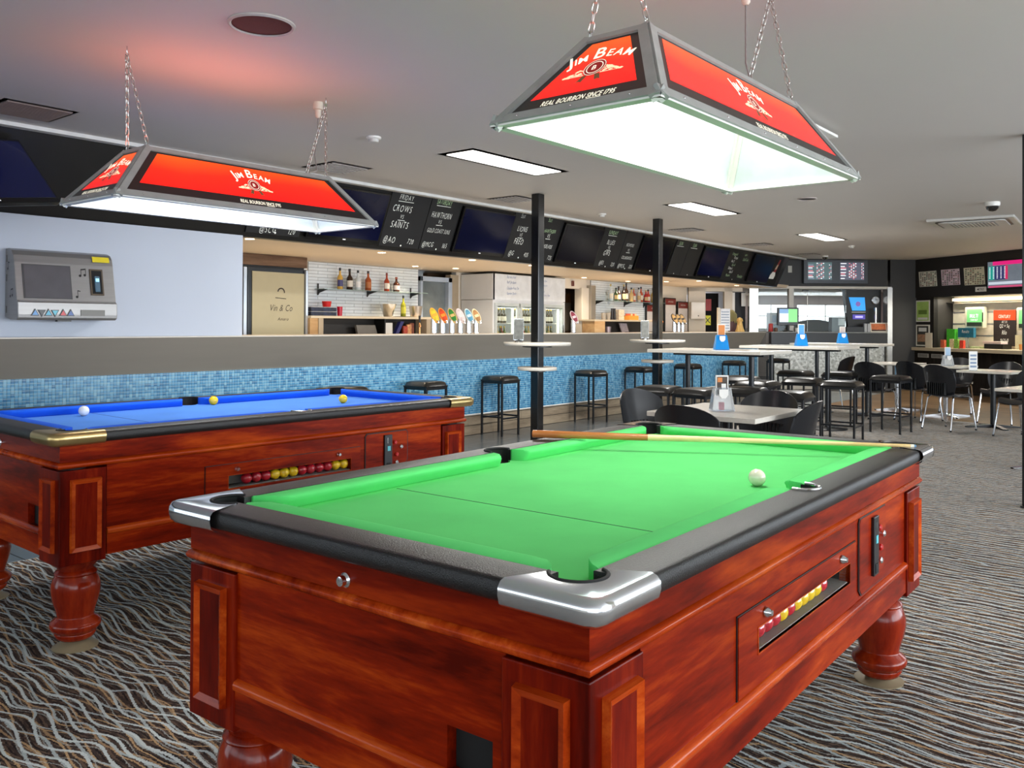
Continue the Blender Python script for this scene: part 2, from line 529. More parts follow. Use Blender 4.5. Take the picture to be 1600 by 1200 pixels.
# splashback of stacked white brick tiles: left bay and right bay
def splash(x0, x1, y, z0, z1, pitch, wd, m, gm, nm):
    bx('backing', x0, x1, y, y + 0.012, z0, z1, gm, nm)
    mb = MB(); z = z0; row = 0
    while z < z1 - 0.005:
        x = x0 - (wd / 2 if row % 2 else 0)
        while x < x1:
            a = max(x, x0); b_ = min(x + wd - 0.004, x1)
            if b_ - a > 0.01: mb.box(a, b_, y - 0.006, y, z, min(z + pitch - 0.005, z1))
            x += wd
        z += pitch; row += 1
    o = mb.build('tile_courses', m, nm); o['kind'] = 'stuff'
    return nm
WT = mat('white_glazed_tile', (226, 232, 236), 0.18, var=.05, scale=8)
WTG = mat('tile_grout', (140, 145, 150), 0.8)
SPY = 0
spl = T('tiled_splashback', 'long white brick-tiled splashback behind the bottle shelf at the left', 'splashback')
splash(6.86, 8.80, 8.905, 1.0, 2.09, 0.041, 0.30, WT, WTG, spl)
spr = T('tiled_splashback', 'warm-lit white tiled splashback behind the crowded bottle shelf, right bay', 'splashback')
splash(12.66, 15.15, 8.505, 1.0, 2.09, 0.041, 0.30, WT, WTG, spr)
# opening into the passage between splashback and cool room
d1 = struct(bx('wall_passage', 8.6, 10.2, 10.6, 10.7, 0, 2.1, mat('grey_blue_passage', (130, 138, 146), .5)))
dj = T('door_frame', 'pale blue-grey steel door frame at the passage behind the beer taps', 'door frame')
DF = mat('blue_grey_frame', (168, 180, 196), .35)
bx('jamb', 9.40, 9.48, 8.86, 9.0, 0, 2.0, DF, dj, .004)
bx('jamb', 8.82, 8.86, 8.86, 9.0, 0, 2.0, DF, dj, .004)
bx('head', 8.82, 9.48, 8.86, 9.0, 1.93, 2.0, DF, dj, .004)
bx('glass_panel', 8.86, 9.40, 8.93, 8.94, 0, 1.93, mat('smoky_glass', (110, 118, 120), .1, var=.15), dj)
bx('jamb_lining', 9.48, 9.66, 8.90, 9.0, 0, 2.05, TAUPE, dj)

# doorway right of the cool room with a sliding timber door and pale linings
struct(bx('wall_passage', 9.6, 17.5, 9.5, 9.6, 0, 2.1, mat('brown_passage_wall', (110, 84, 58), .7)))
struct(bx('wall_passage', -2, 9.6, 10.7, 10.8, 0, 2.1, CREAMW))
dw = T('doorway', 'cream-framed doorway with a brown door beyond, beside the cool room', 'doorway')
bx('jamb', 12.30, 12.62, 8.45, 8.6, 0, 1.95, CREAMW, dw, .004)
bx('jamb', 12.52, 12.66, 8.40, 8.5, 0, 2.0, STEEL, dw, .004)
bx('head', 11.6, 12.62, 8.5, 8.6, 1.93, 2.10, CREAMW, dw)
bx('door', 12.02, 12.62, 8.9, 8.95, 0, 1.86, wood('brown_door_veneer', (70, 48, 30), (96, 68, 42), (112, 82, 54), 'z', coat=0, rough=.5), dw)
bx('door_pane', 12.40, 12.60, 8.885, 8.9, 1.2, 1.7, mat('door_pane_glass', (120, 112, 100), .2), dw)
ex_ = MB(); ex_.box(12.05, 12.058, 8.47, 8.49, 1.975, 2.055).box(12.095, 12.103, 8.47, 8.49, 1.975, 2.055).box(12.05, 12.103, 8.47, 8.49, 2.05, 2.06).box(12.05, 12.103, 8.47, 8.49, 1.97, 1.98)
tag(ex_.build('exit_light', mat('red_frame_sign', (110, 40, 34), .5)), 'tiny red-framed sign above the doorway beside the cool room', 'sign')

# ---- end wall with the two results screens (frame F: x along the wall, -y towards the room)
def Fo(name, x0, x1, y0, y1, z0, z1, m, parent=None, bev=0):
    return bx(name, x0, x1, y0, y1, z0, z1, m, parent, bev, M=FM if parent is None else None)
struct(Fo('wall_end', -1.35, 1.72, 0, .12, 2.13, 2.70, DARKW))
struct(Fo('wall_end', 1.78, 2.34, 0, .12, 0, 2.70, DARKW))
struct(Fo('wall_end', -2.42, -2.07, 0, .12, 0, 2.10, CREAMW))
struct(Fo('wall_end', -1.68, -1.51, 0, .12, 0, 2.10, CREAMW))
struct(Fo('trim_2', -1.16, -.98, -.02, .12, 0, 2.12, mat('mirror_trim', (190, 186, 176), .15, .8)))
struct(Fo('trim_3', -.34, -.24, -.02, .10, 1.10, 2.10, mat('cream_mullion', (206, 202, 192), .4)))
struct(Fo('trim_4', 1.68, 1.78, -.10, .12, 0.3, 2.12, mat('steel_post', (208, 206, 200), .22, .7)))
struct(Fo('trim_5', -1.2, 1.78, -.06, .10, 2.085, 2.135, mat('cream_head_trim', (214, 208, 196), .4)))
struct(Fo('trim_6', -1.51, -1.46, 0, .1, 1.1, 2.0, WHITE))
struct(Fo('wall_end', -2.42, -1.3, 0, .12, 2.02, 2.13, CREAMW))
# dark doorway beyond the bar and the small office window
dk = T('doorway', 'pitch-dark doorway with a red panel and a yellow hazard sign', 'doorway'); dk.matrix_world = FM
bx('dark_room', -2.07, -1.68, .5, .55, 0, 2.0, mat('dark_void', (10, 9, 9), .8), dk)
bx('red_panel', -2.06, -1.94, .05, .08, 1.62, 1.86, mat('red_panel', (150, 30, 25), .5), dk)
bx('hazard_sign', -2.06, -1.95, .05, .07, 1.32, 1.52, mat('hazard_yellow', (225, 225, 50), .5), dk)
words('lettering', dk, FM.inverted() @ FM @ Matrix.Translation((-2.005, .045, 1.36)) @ Matrix.Rotation(R(90), 4, 'X'), 'X', 0, 0, .12, BLACK)
ow = T('office_window', 'narrow office window with a dark room and white notice behind', 'window'); ow.matrix_world = FM
bx('backing', -1.46, -1.16, .3, .33, 1.0, 2.02, mat('office_dark', (36, 38, 44), .6), ow)
bx('notice', -1.27, -1.17, .2, .21, 1.72, 2.0, WHITE, ow)
bx('sill', -1.5, -1.14, -.03, .1, 1.12, 1.16, WHITE, ow, .004)

# room beyond the glazed counter: floor-to-sill daylight windows and an armchair back
BEY = mat('beyond_wall', (205, 190, 186), .6)
struct(Fo('wall_beyond', -1.6, 4.2, 4.6, 4.7, 0, 1.25, mat('beyond_sill', (150, 146, 140), .6)))
struct(Fo('wall_beyond', -1.6, 4.2, 4.6, 4.7, 1.86, 2.7, BEY))
for k, (a, b_) in enumerate(((-1.6, -1.05), (-.05, .25), (1.2, 1.4), (2.9, 4.2))):
    struct(Fo('wall_beyond', a, b_, 4.6, 4.7, 1.25, 1.86, BEY))
struct(Fo('wall_beyond', -1.6, -1.5, .3, 4.6, 0, 2.7, BEY))
struct(Fo('wall_beyond', 4.2, 4.3, .12, 4.6, 0, 2.7, BEY))
struct(Fo('ceiling', -1.6, 4.3, .12, 4.7, 2.20, 2.26, mat('beyond_ceiling', (214, 200, 190), .6)))
lamp('beyond_room_fill', tuple(FM @ Vector((1.2, 3.2, 2.1))), 70, 3.0, 2.0, (.95, .97, 1), (0, 0, FA))  # added fill lamp under the ceiling, brightens the room beyond
DAY = mat('daylit_window_pane', (255, 255, 255), .4, emit=(240, 248, 255), estr=2.3)
for k, (a, b_) in enumerate(((-1.05, -.05), (.25, 1.2), (1.4, 2.9))):
    wn = struct(Fo('window_%d' % (k + 1), a, b_, 4.66, 4.68, 1.25, 1.86, DAY))
    bx('glazing_bar', a, b_, 4.62, 4.65, 1.56, 1.585, WHITE, wn)
    bx('glazing_bar', (a + b_) / 2 - .012, (a + b_) / 2 + .012, 4.62, 4.65, 1.25, 1.86, WHITE, wn)
tv_ = T('sofa', 'grey-brown rounded sofa back seen through the counter glass', 'sofa'); tv_.matrix_world = FM
SOFM = mat('sofa_fabric', (120, 114, 104), .8, bump=.2)
MB().grid(lambda u, v: (.05 + 1.35 * u, 1.5 + .25 * v, 0.6 + .86 * math.sin(PI * (.15 + .7 * u)) ** .35 - .06 * v), 16, 3).build('top', SOFM, tv_, smooth=True)
MB().grid(lambda u, v: (.05 + 1.35 * u, 1.5, v * (0.6 + .86 * math.sin(PI * (.15 + .7 * u)) ** .35)), 16, 3).build('back', SOFM, tv_, smooth=True)
shx = T('glass_cabinet', 'white shelf cabinet of folded papers beyond the counter glass', 'cabinet'); shx.matrix_world = FM
bx('frame', -.05, .42, 2.2, 2.5, .9, 1.62, WHITE, shx, .006)
for z in (1.05, 1.26, 1.46):
    bx('shelf_opening', .0, .37, 2.18, 2.2, z - .07, z + .1, mat('pale_blue_paper', (170, 190, 205), .6), shx)
# frameless sliding glass over the counter
for a, b_ in ((-.96, -.36), (-.24, .30), (.30, .86)):
    g = struct(Fo('window_%d' % (int(a * 10) + 20), a, b_, .02, .03, 1.20, 2.08, GLASS))
hb = T('counter_divider_rail', 'black sliding-glass track bracket at the top of the counter glass', 'rail'); hb.matrix_world = FM
bx('bracket', -.05, .06, -.02, .02, 2.03, 2.06, BLACK, hb)
MB().tube([(.05, 0, 2.05), (.05, 0, 1.2)], .006).build('rod', STEELL, hb)

# ---- betting corner wall (frame G)
def Go(name, x0, x1, y0, y1, z0, z1, m, parent=None, bev=0):
    return bx(name, x0, x1, y0, y1, z0, z1, m, parent, bev, M=GM if parent is None else None)
struct(Go('wall_right', -.05, 6.5, -.02, .10, 1.91, 2.70, DARKW))
struct(Go('wall_right', -.05, .49, 0, .10, 0, 1.95, DARKW))
struct(Go('wall_right', .49, 6.5, .50, .60, 0, 1.95, mat('slat_wall_cream', (222, 212, 192), .5)))
struct(Go('wall_right', .44, .49, 0, .55, 0, 1.95, DARKW))
struct(Go('wall_right', .49, 6.5, .0, .50, 1.91, 1.93, DARKW))
sw = T('slatwall', 'cream slatwall with grey grooves at the back of the betting counter', 'slatwall'); sw.matrix_world = GM
for k, z in enumerate((1.02, 1.25, 1.48)):
    bx('panel', .5, 6.4, .46, .50, z - .1, z + .105, mat('slatwall_cream', (226, 216, 196), .45), sw, .003)
    bx('groove', .5, 6.4, .455, .49, z + .108, z + .127, mat('slat_groove', (170, 172, 176), .3, .6), sw)
bx('panel', .5, 6.4, .46, .50, 1.61, 1.78, mat('slatwall_cream'), sw, .003)
lamp('betting_strip_light', tuple(GM @ Vector((2.6, .25, 1.88))), 60, 4.0, .12, (1, .93, .78), (0, 0, GA))
stp = T('strip_light', 'long warm strip light glowing above the slatwall', 'light'); stp.matrix_world = GM
bx('lens', .55, 6.2, .40, .455, 1.83, 1.88, mat('warm_strip', (255, 240, 210), .5, emit=(255, 236, 200), estr=3.0), stp)
bx('ledge', .5, 6.4, .30, .46, 1.79, 1.80, BLACK, stp)

# ================================================================ POOL TABLES
def cut_rect(mb, x0, x1, z0, z1, holes, y0, y1):
    """a panel in the xz plane between y0 and y1 with rectangular holes"""
    xs = sorted({x0, x1, *[h[0] for h in holes], *[h[1] for h in holes]})
    zs = sorted({z0, z1, *[h[2] for h in holes], *[h[3] for h in holes]})
    for a, b in zip(xs, xs[1:]):
        for c, d in zip(zs, zs[1:]):
            mx, mz = (a + b) / 2, (c + d) / 2
            if any(h[0] < mx < h[1] and h[2] < mz < h[3] for h in holes): continue
            mb.box(a, b, y0, y1, c, d)

MAHYF = wood('mahogany_frieze_end_shaded', (66, 8, 1), (112, 22, 3), (154, 48, 8), 'y', rough=.3, coat=.025)  # darker copy of the side mahogany, end shade put into the colour
HX, HY = 1.126, 0.577          # body faces
RX, RY = 1.168, 0.618          # outer edge of the rail cap
IX, IY = 1.066, 0.520          # rail cap to cloth
NX, NY = 0.998, 0.452          # cushion nose
ZR, ZB = 0.862, 0.824          # rail top, bed
PC = (1.058, 0.512, 0.054)     # corner pocket centre and radius
PS = (0.02, 0.528, 0.050)      # middle pocket

def rounded(x0, x1, z0, z1, r, n=5):
    pts = []
    for cx, cz, a0 in ((x1 - r, z1 - r, 0), (x0 + r, z1 - r, 90), (x0 + r, z0 + r, 180), (x1 - r, z0 + r, 270)):
        for k in range(n + 1):
            a = R(a0 + 90 * k / n); pts.append((cx + r * math.cos(a), cz + r * math.sin(a)))
    return pts

def raised_panel(parent, x0, x1, z0, z1, M, m):
    """bevelled moulding frame proud of the post and a flat field inside"""
    t, b = 0.016, 0.018
    mb = MB()
    o = [(x0, z0), (x1, z0), (x1, z1), (x0, z1)]
    i = [(x0 + b, z0 + b), (x1 - b, z0 + b), (x1 - b, z1 - b), (x0 + b, z1 - b)]
    vs_ = [(a, 0, c) for a, c in o] + [(a, -t, c) for a, c in [(x0 + .003, z0 + .003), (x1 - .003, z0 + .003), (x1 - .003, z1 - .003), (x0 + .003, z1 - .003)]] + [(a, -t * .55, c) for a, c in i]
    fs_ = []
    for k in range(4):
        j = (k + 1) % 4
        fs_ += [(k, j, 4 + j, 4 + k), (4 + k, 4 + j, 8 + j, 8 + k)]
    mb.add(vs_, fs_)
    p = mb.build('raised_panel', MAHM, parent, M=M)
    MB().box(x0 + b, x1 - b, -t * .55, 0, z0 + b, z1 - b).build('field', m, p)
    return p

def pool_table(root, cloth, cloth2, metal, foot_h, label_metal):
    N = root
    # ---- body: four sides
    fr = MB()
    cut_rect(fr, -.945, .945, .36, .722, [(-.403, .293, .545, .603)], -HY + .004, -HY + .03)
    fr.build('side_panel', MAHX, N, M=None)
    MB().box(-.945, .945, HY - .03, HY - .004, .36, .722).build('side_panel', MAHX, N)
    e = MB(); cut_rect(e, -.40, .40, .36, .722, [(.262, .372, .462, .55)], -.013, .013)
    e.build('end_panel', MAHX, N, M=Mt(-HX + .017, 0, 0, R(-90)))
    MB().box(-.40, .40, -.013, .013, .36, .722).build('end_panel', MAHX, N, M=Mt(HX - .017, 0, 0, R(90)))
    bx('return_box', -HX + .031, -HX + .22, -.40, -.24, .45, .56, mat('dark_void', (10, 9, 9), .8), N)
    bx('underside', -1.08, 1.08, -.53, .53, .365, .375, mat('dark_underside', (30, 22, 18), .8), N)
    # ---- corner posts with raised panels
    for sx in (-1, 1):
        for sy in (-1, 1):
            p = MB().box(min(sx * .950, sx * 1.131), max(sx * .950, sx * 1.131), min(sy * .398, sy * .583), max(sy * .398, sy * .583), .343, .712).build('corner_post', MAHZ, N, bev=.003)
            x0, x1 = (-1.092, -.972) if sx < 0 else (.972, 1.092)
            raised_panel(p, x0, x1, .392, .676, Mt(0, sy * .583, 0) if sy < 0 else Mt(0, .583, 0) @ Matrix.Rotation(PI, 4, 'Z'), MAHZ)
            y0, y1 = (.43, .545) if (sx * sy > 0) else (-.545, -.43)
            Mx = Mt(sx * 1.131, 0, 0, R(-90)) if sx < 0 else Mt(1.131, 0, 0, R(90))
            yy0, yy1 = sorted((-sy * .43 if sx < 0 else sy * .43, -sy * .545 if sx < 0 else sy * .545))
            raised_panel(p, yy0, yy1, .392, .676, Mx, MAHZ)
            lx, ly = sx * 1.018, sy * .470
            lg = MB().lathe([(.082, .343), (.085, .335), (.080, .322), (.070, .312), (.068, .302), (.078, .292), (.080, .286), (.076, .280), (.084, .265), (.091, .240), (.092, .215), (.086, .180), (.074, .140), (.068, .118), (.070, .112), (.090, .096), (.096, .084), (.094, .072), (.084, .060), (.076, .052), (.078, .046), (.070, .030), (.058, .022), (.040, .020)], 32).build('leg', MAHL, N, smooth=True, M=Mt(lx, ly, 0), shade_angle=50)
            MB().lathe([(.084, -foot_h), (.086, -foot_h + .005), (.050, .010), (.03, .024)], 28).build('levelling_foot', mat('dull_brass_foot', (150, 136, 108), .5, .25), lg, smooth=True)
    # ---- frieze under the rail, with the two mouldings
    for sgn in (-1, 1):
        bx('frieze', -1.13, 1.13, min(sgn * .55, sgn * .582), max(sgn * .55, sgn * .582), .7465, .817, MAHX, N)
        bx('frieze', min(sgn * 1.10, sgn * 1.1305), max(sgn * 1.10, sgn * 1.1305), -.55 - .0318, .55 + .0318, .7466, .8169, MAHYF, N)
    mo = MB()
    def ring(hx, hy, prof):
        n = len(prof)
        vs_ = []
        for o_, z in prof:
            vs_ += [(-hx - o_, -hy - o_, z), (hx + o_, -hy - o_, z), (hx + o_, hy + o_, z), (-hx - o_, hy + o_, z)]
        fs_ = []
        for i in range(n):
            j = (i + 1) % n
            for k in range(4):
                k2 = (k + 1) % 4
                fs_.append((i * 4 + k, i * 4 + k2, j * 4 + k2, j * 4 + k))
        return vs_, fs_
    v_, f_ = ring(1.128, .578, [(0, .720), (.004, .720), (.010, .725), (.012, .732), (.009, .739), (.004, .744), (0, .746)])
    mo.add(v_, f_); mo.build('moulding', MAHM, N, smooth=True, shade_angle=60)
    for (cx, cy, L, rz) in ((0, -HY + .004, .945, 0), (0, HY - .004, .945, 180), (-HX + .004, 0, .398, -90), (HX - .004, 0, .398, 90)):
        m2 = MB().prism([(0, .440), (-.006, .440), (-.013, .446), (-.014, .456), (-.010, .464), (0, .468)], -L, L, 'x')
        m2.build('moulding', MAHM, N, smooth=True, M=Mt(cx, cy, 0, R(rz)), shade_angle=50)
        MB().box(-L, L, -.006, 0, .36, .440).build('skirt', MAHX, N, M=Mt(cx, cy, 0, R(rz)))
    # ---- ball-return door with window, coin mechanism
    def flat_panel(pts, t, name, m, parent, y=-HY + .004):
        return MB().prism(pts, y - t, y, 'y').build(name, m, parent)
    dr = MB(); cut_rect(dr, -.515, .355, .472, .655, [(-.403, .293, .545, .603)], -HY - .0015, -HY + .004)
    door = dr.build('ball_door', wood('mahogany_door', (84, 12, 2), (132, 30, 5), (172, 60, 12), 'x', rough=.3, coat=.035), N)
    LN = mat('dark_joint', (36, 12, 8), .6)
    g = MB()
    for a, b, c, d in ((-.5175, .3575, .655, .6575), (-.5175, .3575, .4695, .472), (-.5175, -.515, .4695, .6575), (.355, .3575, .4695, .6575)):
        g.box(a, b, -HY + .001, -HY + .0045, c, d)
    g.build('joint', LN, door)
    wf = MB()
    wf.box(-.403, .293, -HY - .003, -HY + .004, .541, .545).box(-.403, .293, -HY - .003, -HY + .03, .603, .606)
    wf.box(-.406, -.403, -HY - .003, -HY + .03, .541, .606).box(.293, .296, -HY - .003, -HY + .03, .541, .606)
    wf.build('window_lining', MAHM, door)
    bx('glass_pane', -.403, .293, -HY + .003, -HY + .005, .545, .603, mat('clear_pane', (255, 255, 255), .03, trans=1.0, var=.0, ior=1.05), door)
    tr = MB().box(-.402, .292, -HY + .006, -HY + .03, .5455, .548).box(-.41, .30, -HY + .03, -HY + .085, .532, .548).box(-.41, .30, -HY + .085, -HY + .09, .532, .62)
    tr.build('ball_tray', mat('grey_felt_tray', (132, 128, 122), .6), N)
    for lx, lz in ((-.362, .630), (.212, .632)):
        MB().lathe([(.013, 0), (.012, .006), (.008, .012), (.007, .016)], 14).build('lock', CHROME, door, smooth=True, M=Mt(lx, -HY - .003, lz, 0, R(90)))
    cpn = flat_panel([(.412, .482), (.640, .482), (.682, .56), (.682, .700), (.672, .712), (.402, .712), (.392, .700), (.392, .50)], .006, 'coin_panel', MATS['mahogany_door'], N)
    flat_panel([(.408, .478), (.644, .478), (.687, .558), (.687, .702), (.675, .717), (.399, .717), (.387, .703), (.387, .498)], .0045, 'joint', LN, cpn)
    bx('coin_slot_plate', .512, .566, -HY - .012, -HY - .002, .515, .700, mat('black_coin_plate', (22, 24, 28), .3), cpn, .002)
    bx('coin_slot', .530, .534, -HY - .0135, -HY - .012, .655, .685, STEELL, cpn)
    bx('reject_cup', .525, .553, -HY - .0135, -HY - .012, .522, .552, mat('dark_void'), cpn)
    bx('instruction_sticker', .532, .552, -HY - .0135, -HY - .012, .615, .64, mat('cyan_sticker', (90, 190, 200), .5), cpn)
    for bx_, bz, mm in ((.590, .655, 'r'), (.635, .628, 'c'), (.602, .590, 'r'), (.602, .548, 'c')):
        MB().lathe([(.011, 0), (.011, .008), (.007, .012)], 12).build('push_button' if mm == 'r' else 'bolt', mat('red_button', (190, 30, 28), .3) if mm == 'r' else CHROME, cpn, smooth=True, M=Mt(bx_, -HY - .002, bz, 0, R(90)))
    # lock on the end frieze
    MB().lathe([(.016, 0), (.016, .004), (.011, .008), (.010, .018), (.004, .019)], 16).build('lock', CHROME, N, smooth=True, M=Mt(-1.130, .013, .772, R(-90), R(90)))
    # ---- bed with concave pocket notches
    bx('slate', -1.07, 1.07, -.53, .53, .79, .812, mat('slate_edge', (60, 60, 60), .7), N)
    def arcpts(cx, cy, r, a0, a1, n=8):
        return [(cx + r * math.cos(R(a0 + (a1 - a0) * k / n)), cy + r * math.sin(R(a0 + (a1 - a0) * k / n))) for k in range(n + 1)]
    px, py, pr_ = PC[0] + .018, PC[1] + .018, PC[2] * .86; sx_, sy_, sr = PS[0], PS[1] + .008, PS[2] * .9
    bed = []
    bed += [(sx_ + .05, -py + .0)] + []
    poly = []
    poly += arcpts(sx_, -sy_, sr, 160, 20)            # bottom middle notch, left to right
    poly += arcpts(px, -py, pr_, 190, 80)             # bottom right corner
    poly += arcpts(px, py, pr_, 280, 170)
    poly += arcpts(sx_, sy_, sr, -20, -160)
    poly += arcpts(-px, py, pr_, 10, -100)
    poly += arcpts(-px, -py, pr_, 100, -10)
    MB().prism(poly, .812, ZB).build('bed_cloth', cloth, N)
    LNB = mat('chalk_line_' + cloth.name, tuple(int(x) for x in ((20, 80, 40) if 'green' in cloth.name else (30, 50, 140))), .9)
    bx('baulk_line', -.556, -.553, -.449, .449, ZB, ZB + .0006, LNB, N)
    # ---- cushions: profile in (inward distance, z), mitred to the pocket jaws
    def cushion(p0, p1, inw, c0, c1, name='cushion'):
        d = (Vector(p1) - Vector(p0)); L = d.length; d.normalize(); n = Vector(inw)
        prof = [(0, ZR - .003), (.012, ZR + .001), (.050, ZR + .001), (.064, ZR - .003), (.068, ZR - .010), (.060, ZR - .020), (.050, ZB), (0, ZB)]
        st = []
        K = 4
        for k in range(K + 1):                      # start jaw, curved
            q = k / K; st.append((c0 * (1 - (1 - (1 - q)) ** 1.0) * 1.0, 0))
        secs = []
        for t, s in ((0.0, 0), (0.35, 0), (0.7, 0), (1.0, 0)):
            secs.append((t, 'a'))
        vs_ = []; rows = 0
        def row(base, jaw, frac):
            r_ = []
            for w_, z in prof:
                ww = w_
                # fold the nose back near the pocket
                lim = .068 * (frac ** .55)
                ww = min(w_, lim)
                r_.append(tuple(Vector((base.x, base.y, 0)) + Vector((n.x, n.y, 0)) * ww + Vector((0, 0, z))))
            return r_
        fr_ = [0.02, .12, .3, .55, .8, 1.0]
        seq = [(Vector(p0) + d * (c0 * q), f) for q, f in zip((0, .12, .3, .52, .76, 1.0), fr_)]
        seq += [(Vector(p1) - d * (c1 * q), f) for q, f in zip((1.0, .76, .52, .3, .12, 0), fr_[::-1])]
        for bse, f in seq:
            vs_ += row(bse, 0, f); rows += 1
        m_ = len(prof); fs_ = []
        for i in range(rows - 1):
            for k in range(m_):
                k2 = (k + 1) % m_
                fs_.append((i * m_ + k, i * m_ + k2, (i + 1) * m_ + k2, (i + 1) * m_ + k))
        fs_ += [tuple(range(m_)), tuple((rows - 1) * m_ + k for k in range(m_))[::-1]]
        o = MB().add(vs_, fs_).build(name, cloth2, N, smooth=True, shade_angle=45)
        bm = bmesh.new(); bm.from_mesh(o.data); bmesh.ops.recalc_face_normals(bm, faces=bm.faces); bm.to_mesh(o.data); bm.free()
    g_c = .066; g_s = .052
    for sy in (-1, 1):
        y = sy * IY
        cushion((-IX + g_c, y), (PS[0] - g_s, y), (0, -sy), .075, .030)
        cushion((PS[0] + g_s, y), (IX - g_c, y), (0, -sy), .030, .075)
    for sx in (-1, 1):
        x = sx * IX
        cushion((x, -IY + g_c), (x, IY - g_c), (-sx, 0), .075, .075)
    # ---- rail caps: black vinyl-faced, bull-nosed outer edge; cut out around the middle pockets
    def fixn(o):
        bm = bmesh.new(); bm.from_mesh(o.data); bmesh.ops.recalc_face_normals(bm, faces=bm.faces); bm.to_mesh(o.data); bm.free()
    OUTP = [(.086, ZR), (.093, ZR - .002), (.0975, ZR - .007), (.100, ZR - .016), (.0995, ZR - .028), (.096, ZR - .038), (.088, ZR - .044), (.062, ZR - .044)]
    def rail(p0, p1, out, prof):
        vs_ = []
        for P in (p0, p1):
            for w_, z in prof:
                vs_.append((P[0] + out[0] * w_, P[1] + out[1] * w_, z))
        n = len(prof); fs_ = []
        for k in range(n):
            k2 = (k + 1) % n; fs_.append((k, k2, n + k2, n + k))
        fs_ += [tuple(range(n))[::-1], tuple(range(n, 2 * n))]
        o = MB().add(vs_, fs_).build('rail_cap', PVC, N, smooth=True, shade_angle=50); fixn(o)
    FULL = [(0, .826), (0, ZR - .001), (.004, ZR)] + OUTP
    PART = [(.062, .826), (.062, ZR)] + OUTP[:-1]
    INN = [(0, .826), (0, ZR - .001), (.004, ZR), (.062, ZR), (.062, .826)]
    for sy in (-1, 1):
        rail((-IX + .045, sy * IY), (IX - .045, sy * IY), (0, sy), PART)
        rail((-IX + .045, sy * IY), (PS[0] - .052, sy * IY), (0, sy), INN)
        rail((PS[0] + .052, sy * IY), (IX - .045, sy * IY), (0, sy), INN)
        inner = [(PS[0] - .052, sy * PS[1])] + arcpts(PS[0], sy * PS[1], .048, (180 if sy > 0 else -180), 0, 10) + [(PS[0] + .052, sy * PS[1])]
        outer = [(PS[0] - .052 + .104 * k / 12, sy * (IY + .062)) for k in range(13)]
        vs_ = [(a, b, ZR) for a, b in inner] + [(a, b, ZR) for a, b in outer] + [(a, b, .82) for a, b in inner]
        fs_ = []
        for k in range(12):
            fs_ += [(k, k + 1, 14 + k, 13 + k), (k, 26 + k, 27 + k, k + 1)]
        fixn(MB().add(vs_, fs_).build('rail_cap', PVC, N))
        MB().tube([(a, b, ZR + .0005) for a, b in arcpts(PS[0], sy * PS[1], .050, (186 if sy > 0 else -186), (-6 if sy > 0 else 6), 14)], .005, 8).build('pocket_rim', STEELL if sy < 0 else RUBBER, N, smooth=True)
        cup = MB()
        a_ = arcpts(PS[0], sy * PS[1], .0475, (200 if sy > 0 else -200), (-20 if sy > 0 else 20), 14)
        cup.grid(lambda u, v: (a_[int(round(u * 14))][0], a_[int(round(u * 14))][1], .765 + v * (ZR - .767)), 14, 1)
        cup.build('pocket_liner', RUBBER, N, smooth=True)
    for sx in (-1, 1):
        rail((sx * IX, -IY + .045), (sx * IX, IY - .045), (sx, 0), FULL)
    # ---- corner castings
    for sx in (-1, 1):
        for sy in (-1, 1):
            hole = arcpts(PC[0], PC[1], PC[2] + .003, 152, -62, 16)      # around the pocket, outer side
            r_ = .035; ex, ey = RX + .012, RY + .012
            out = [(PC[0] - .085, ey)]
            out += [(ex - r_ + r_ * math.cos(R(90 - 90 * k / 8)), ey - r_ + r_ * math.sin(R(90 - 90 * k / 8))) for k in range(9)]
            out += [(ex, PC[1] - .085)]
            n_o = len(out); 
            # resample outer outline to 17 points
            def resample(p, n):
                L = [0]
                for a, b in zip(p, p[1:]): L.append(L[-1] + math.hypot(b[0] - a[0], b[1] - a[1]))
                res = []
                for k in range(n):
                    s = L[-1] * k / (n - 1); i = 0
                    while i < len(L) - 2 and L[i + 1] < s: i += 1
                    q = (s - L[i]) / (L[i + 1] - L[i]); res.append((p[i][0] + (p[i + 1][0] - p[i][0]) * q, p[i][1] + (p[i + 1][1] - p[i][1]) * q))
                return res
            o2 = resample(out, 17)
            cx, cy = ex - .06, ey - .06
            prof = [(.020, 0), (.008, -.004), (.001, -.013), (0, -.026), (.004, -.042), (.016, -.052), (.030, -.054)]
            vs_ = [(a * sx, b * sy, ZR + .002) for a, b in hole]
            def ins(p, t):
                # inset towards the pocket centre side
                a, b = p; dx = -1 if a > ex - r_ - 1e-6 else 0; dy = -1 if b > ey - r_ - 1e-6 else 0
                if dx and dy:
                    vx, vy = (ex - r_) - a, (ey - r_) - b; l = math.hypot(vx, vy) or 1; return (a + vx / l * t, b + vy / l * t)
                return (a + dx * t, b + dy * t)
            for t, dz in prof:
                vs_ += [(ins(p, t)[0] * sx, ins(p, t)[1] * sy, ZR + .003 + dz) for p in o2]
            vs_ += [(a * sx, b * sy, .80) for a, b in hole]
            fs_ = []
            rows = len(prof) + 1
            for i in range(rows - 1):
                for k in range(16):
                    fs_.append((i * 17 + k, i * 17 + k + 1, (i + 1) * 17 + k + 1, (i + 1) * 17 + k))
            i = rows
            for k in range(16):
                fs_.append((k, k + 1, i * 17 + k + 1, i * 17 + k))
            o = MB().add(vs_, fs_).build('corner_casting', metal, N, smooth=True, shade_angle=55)
            bm = bmesh.new(); bm.from_mesh(o.data); bmesh.ops.recalc_face_normals(bm, faces=bm.faces); bm.to_mesh(o.data); bm.free()
            MB().tube([(a * sx, b * sy, ZR + .001) for a, b in arcpts(PC[0], PC[1], PC[2] - .001, 156, -66, 18)], .004, 8).build('pocket_rim', RUBBER, o, smooth=True)
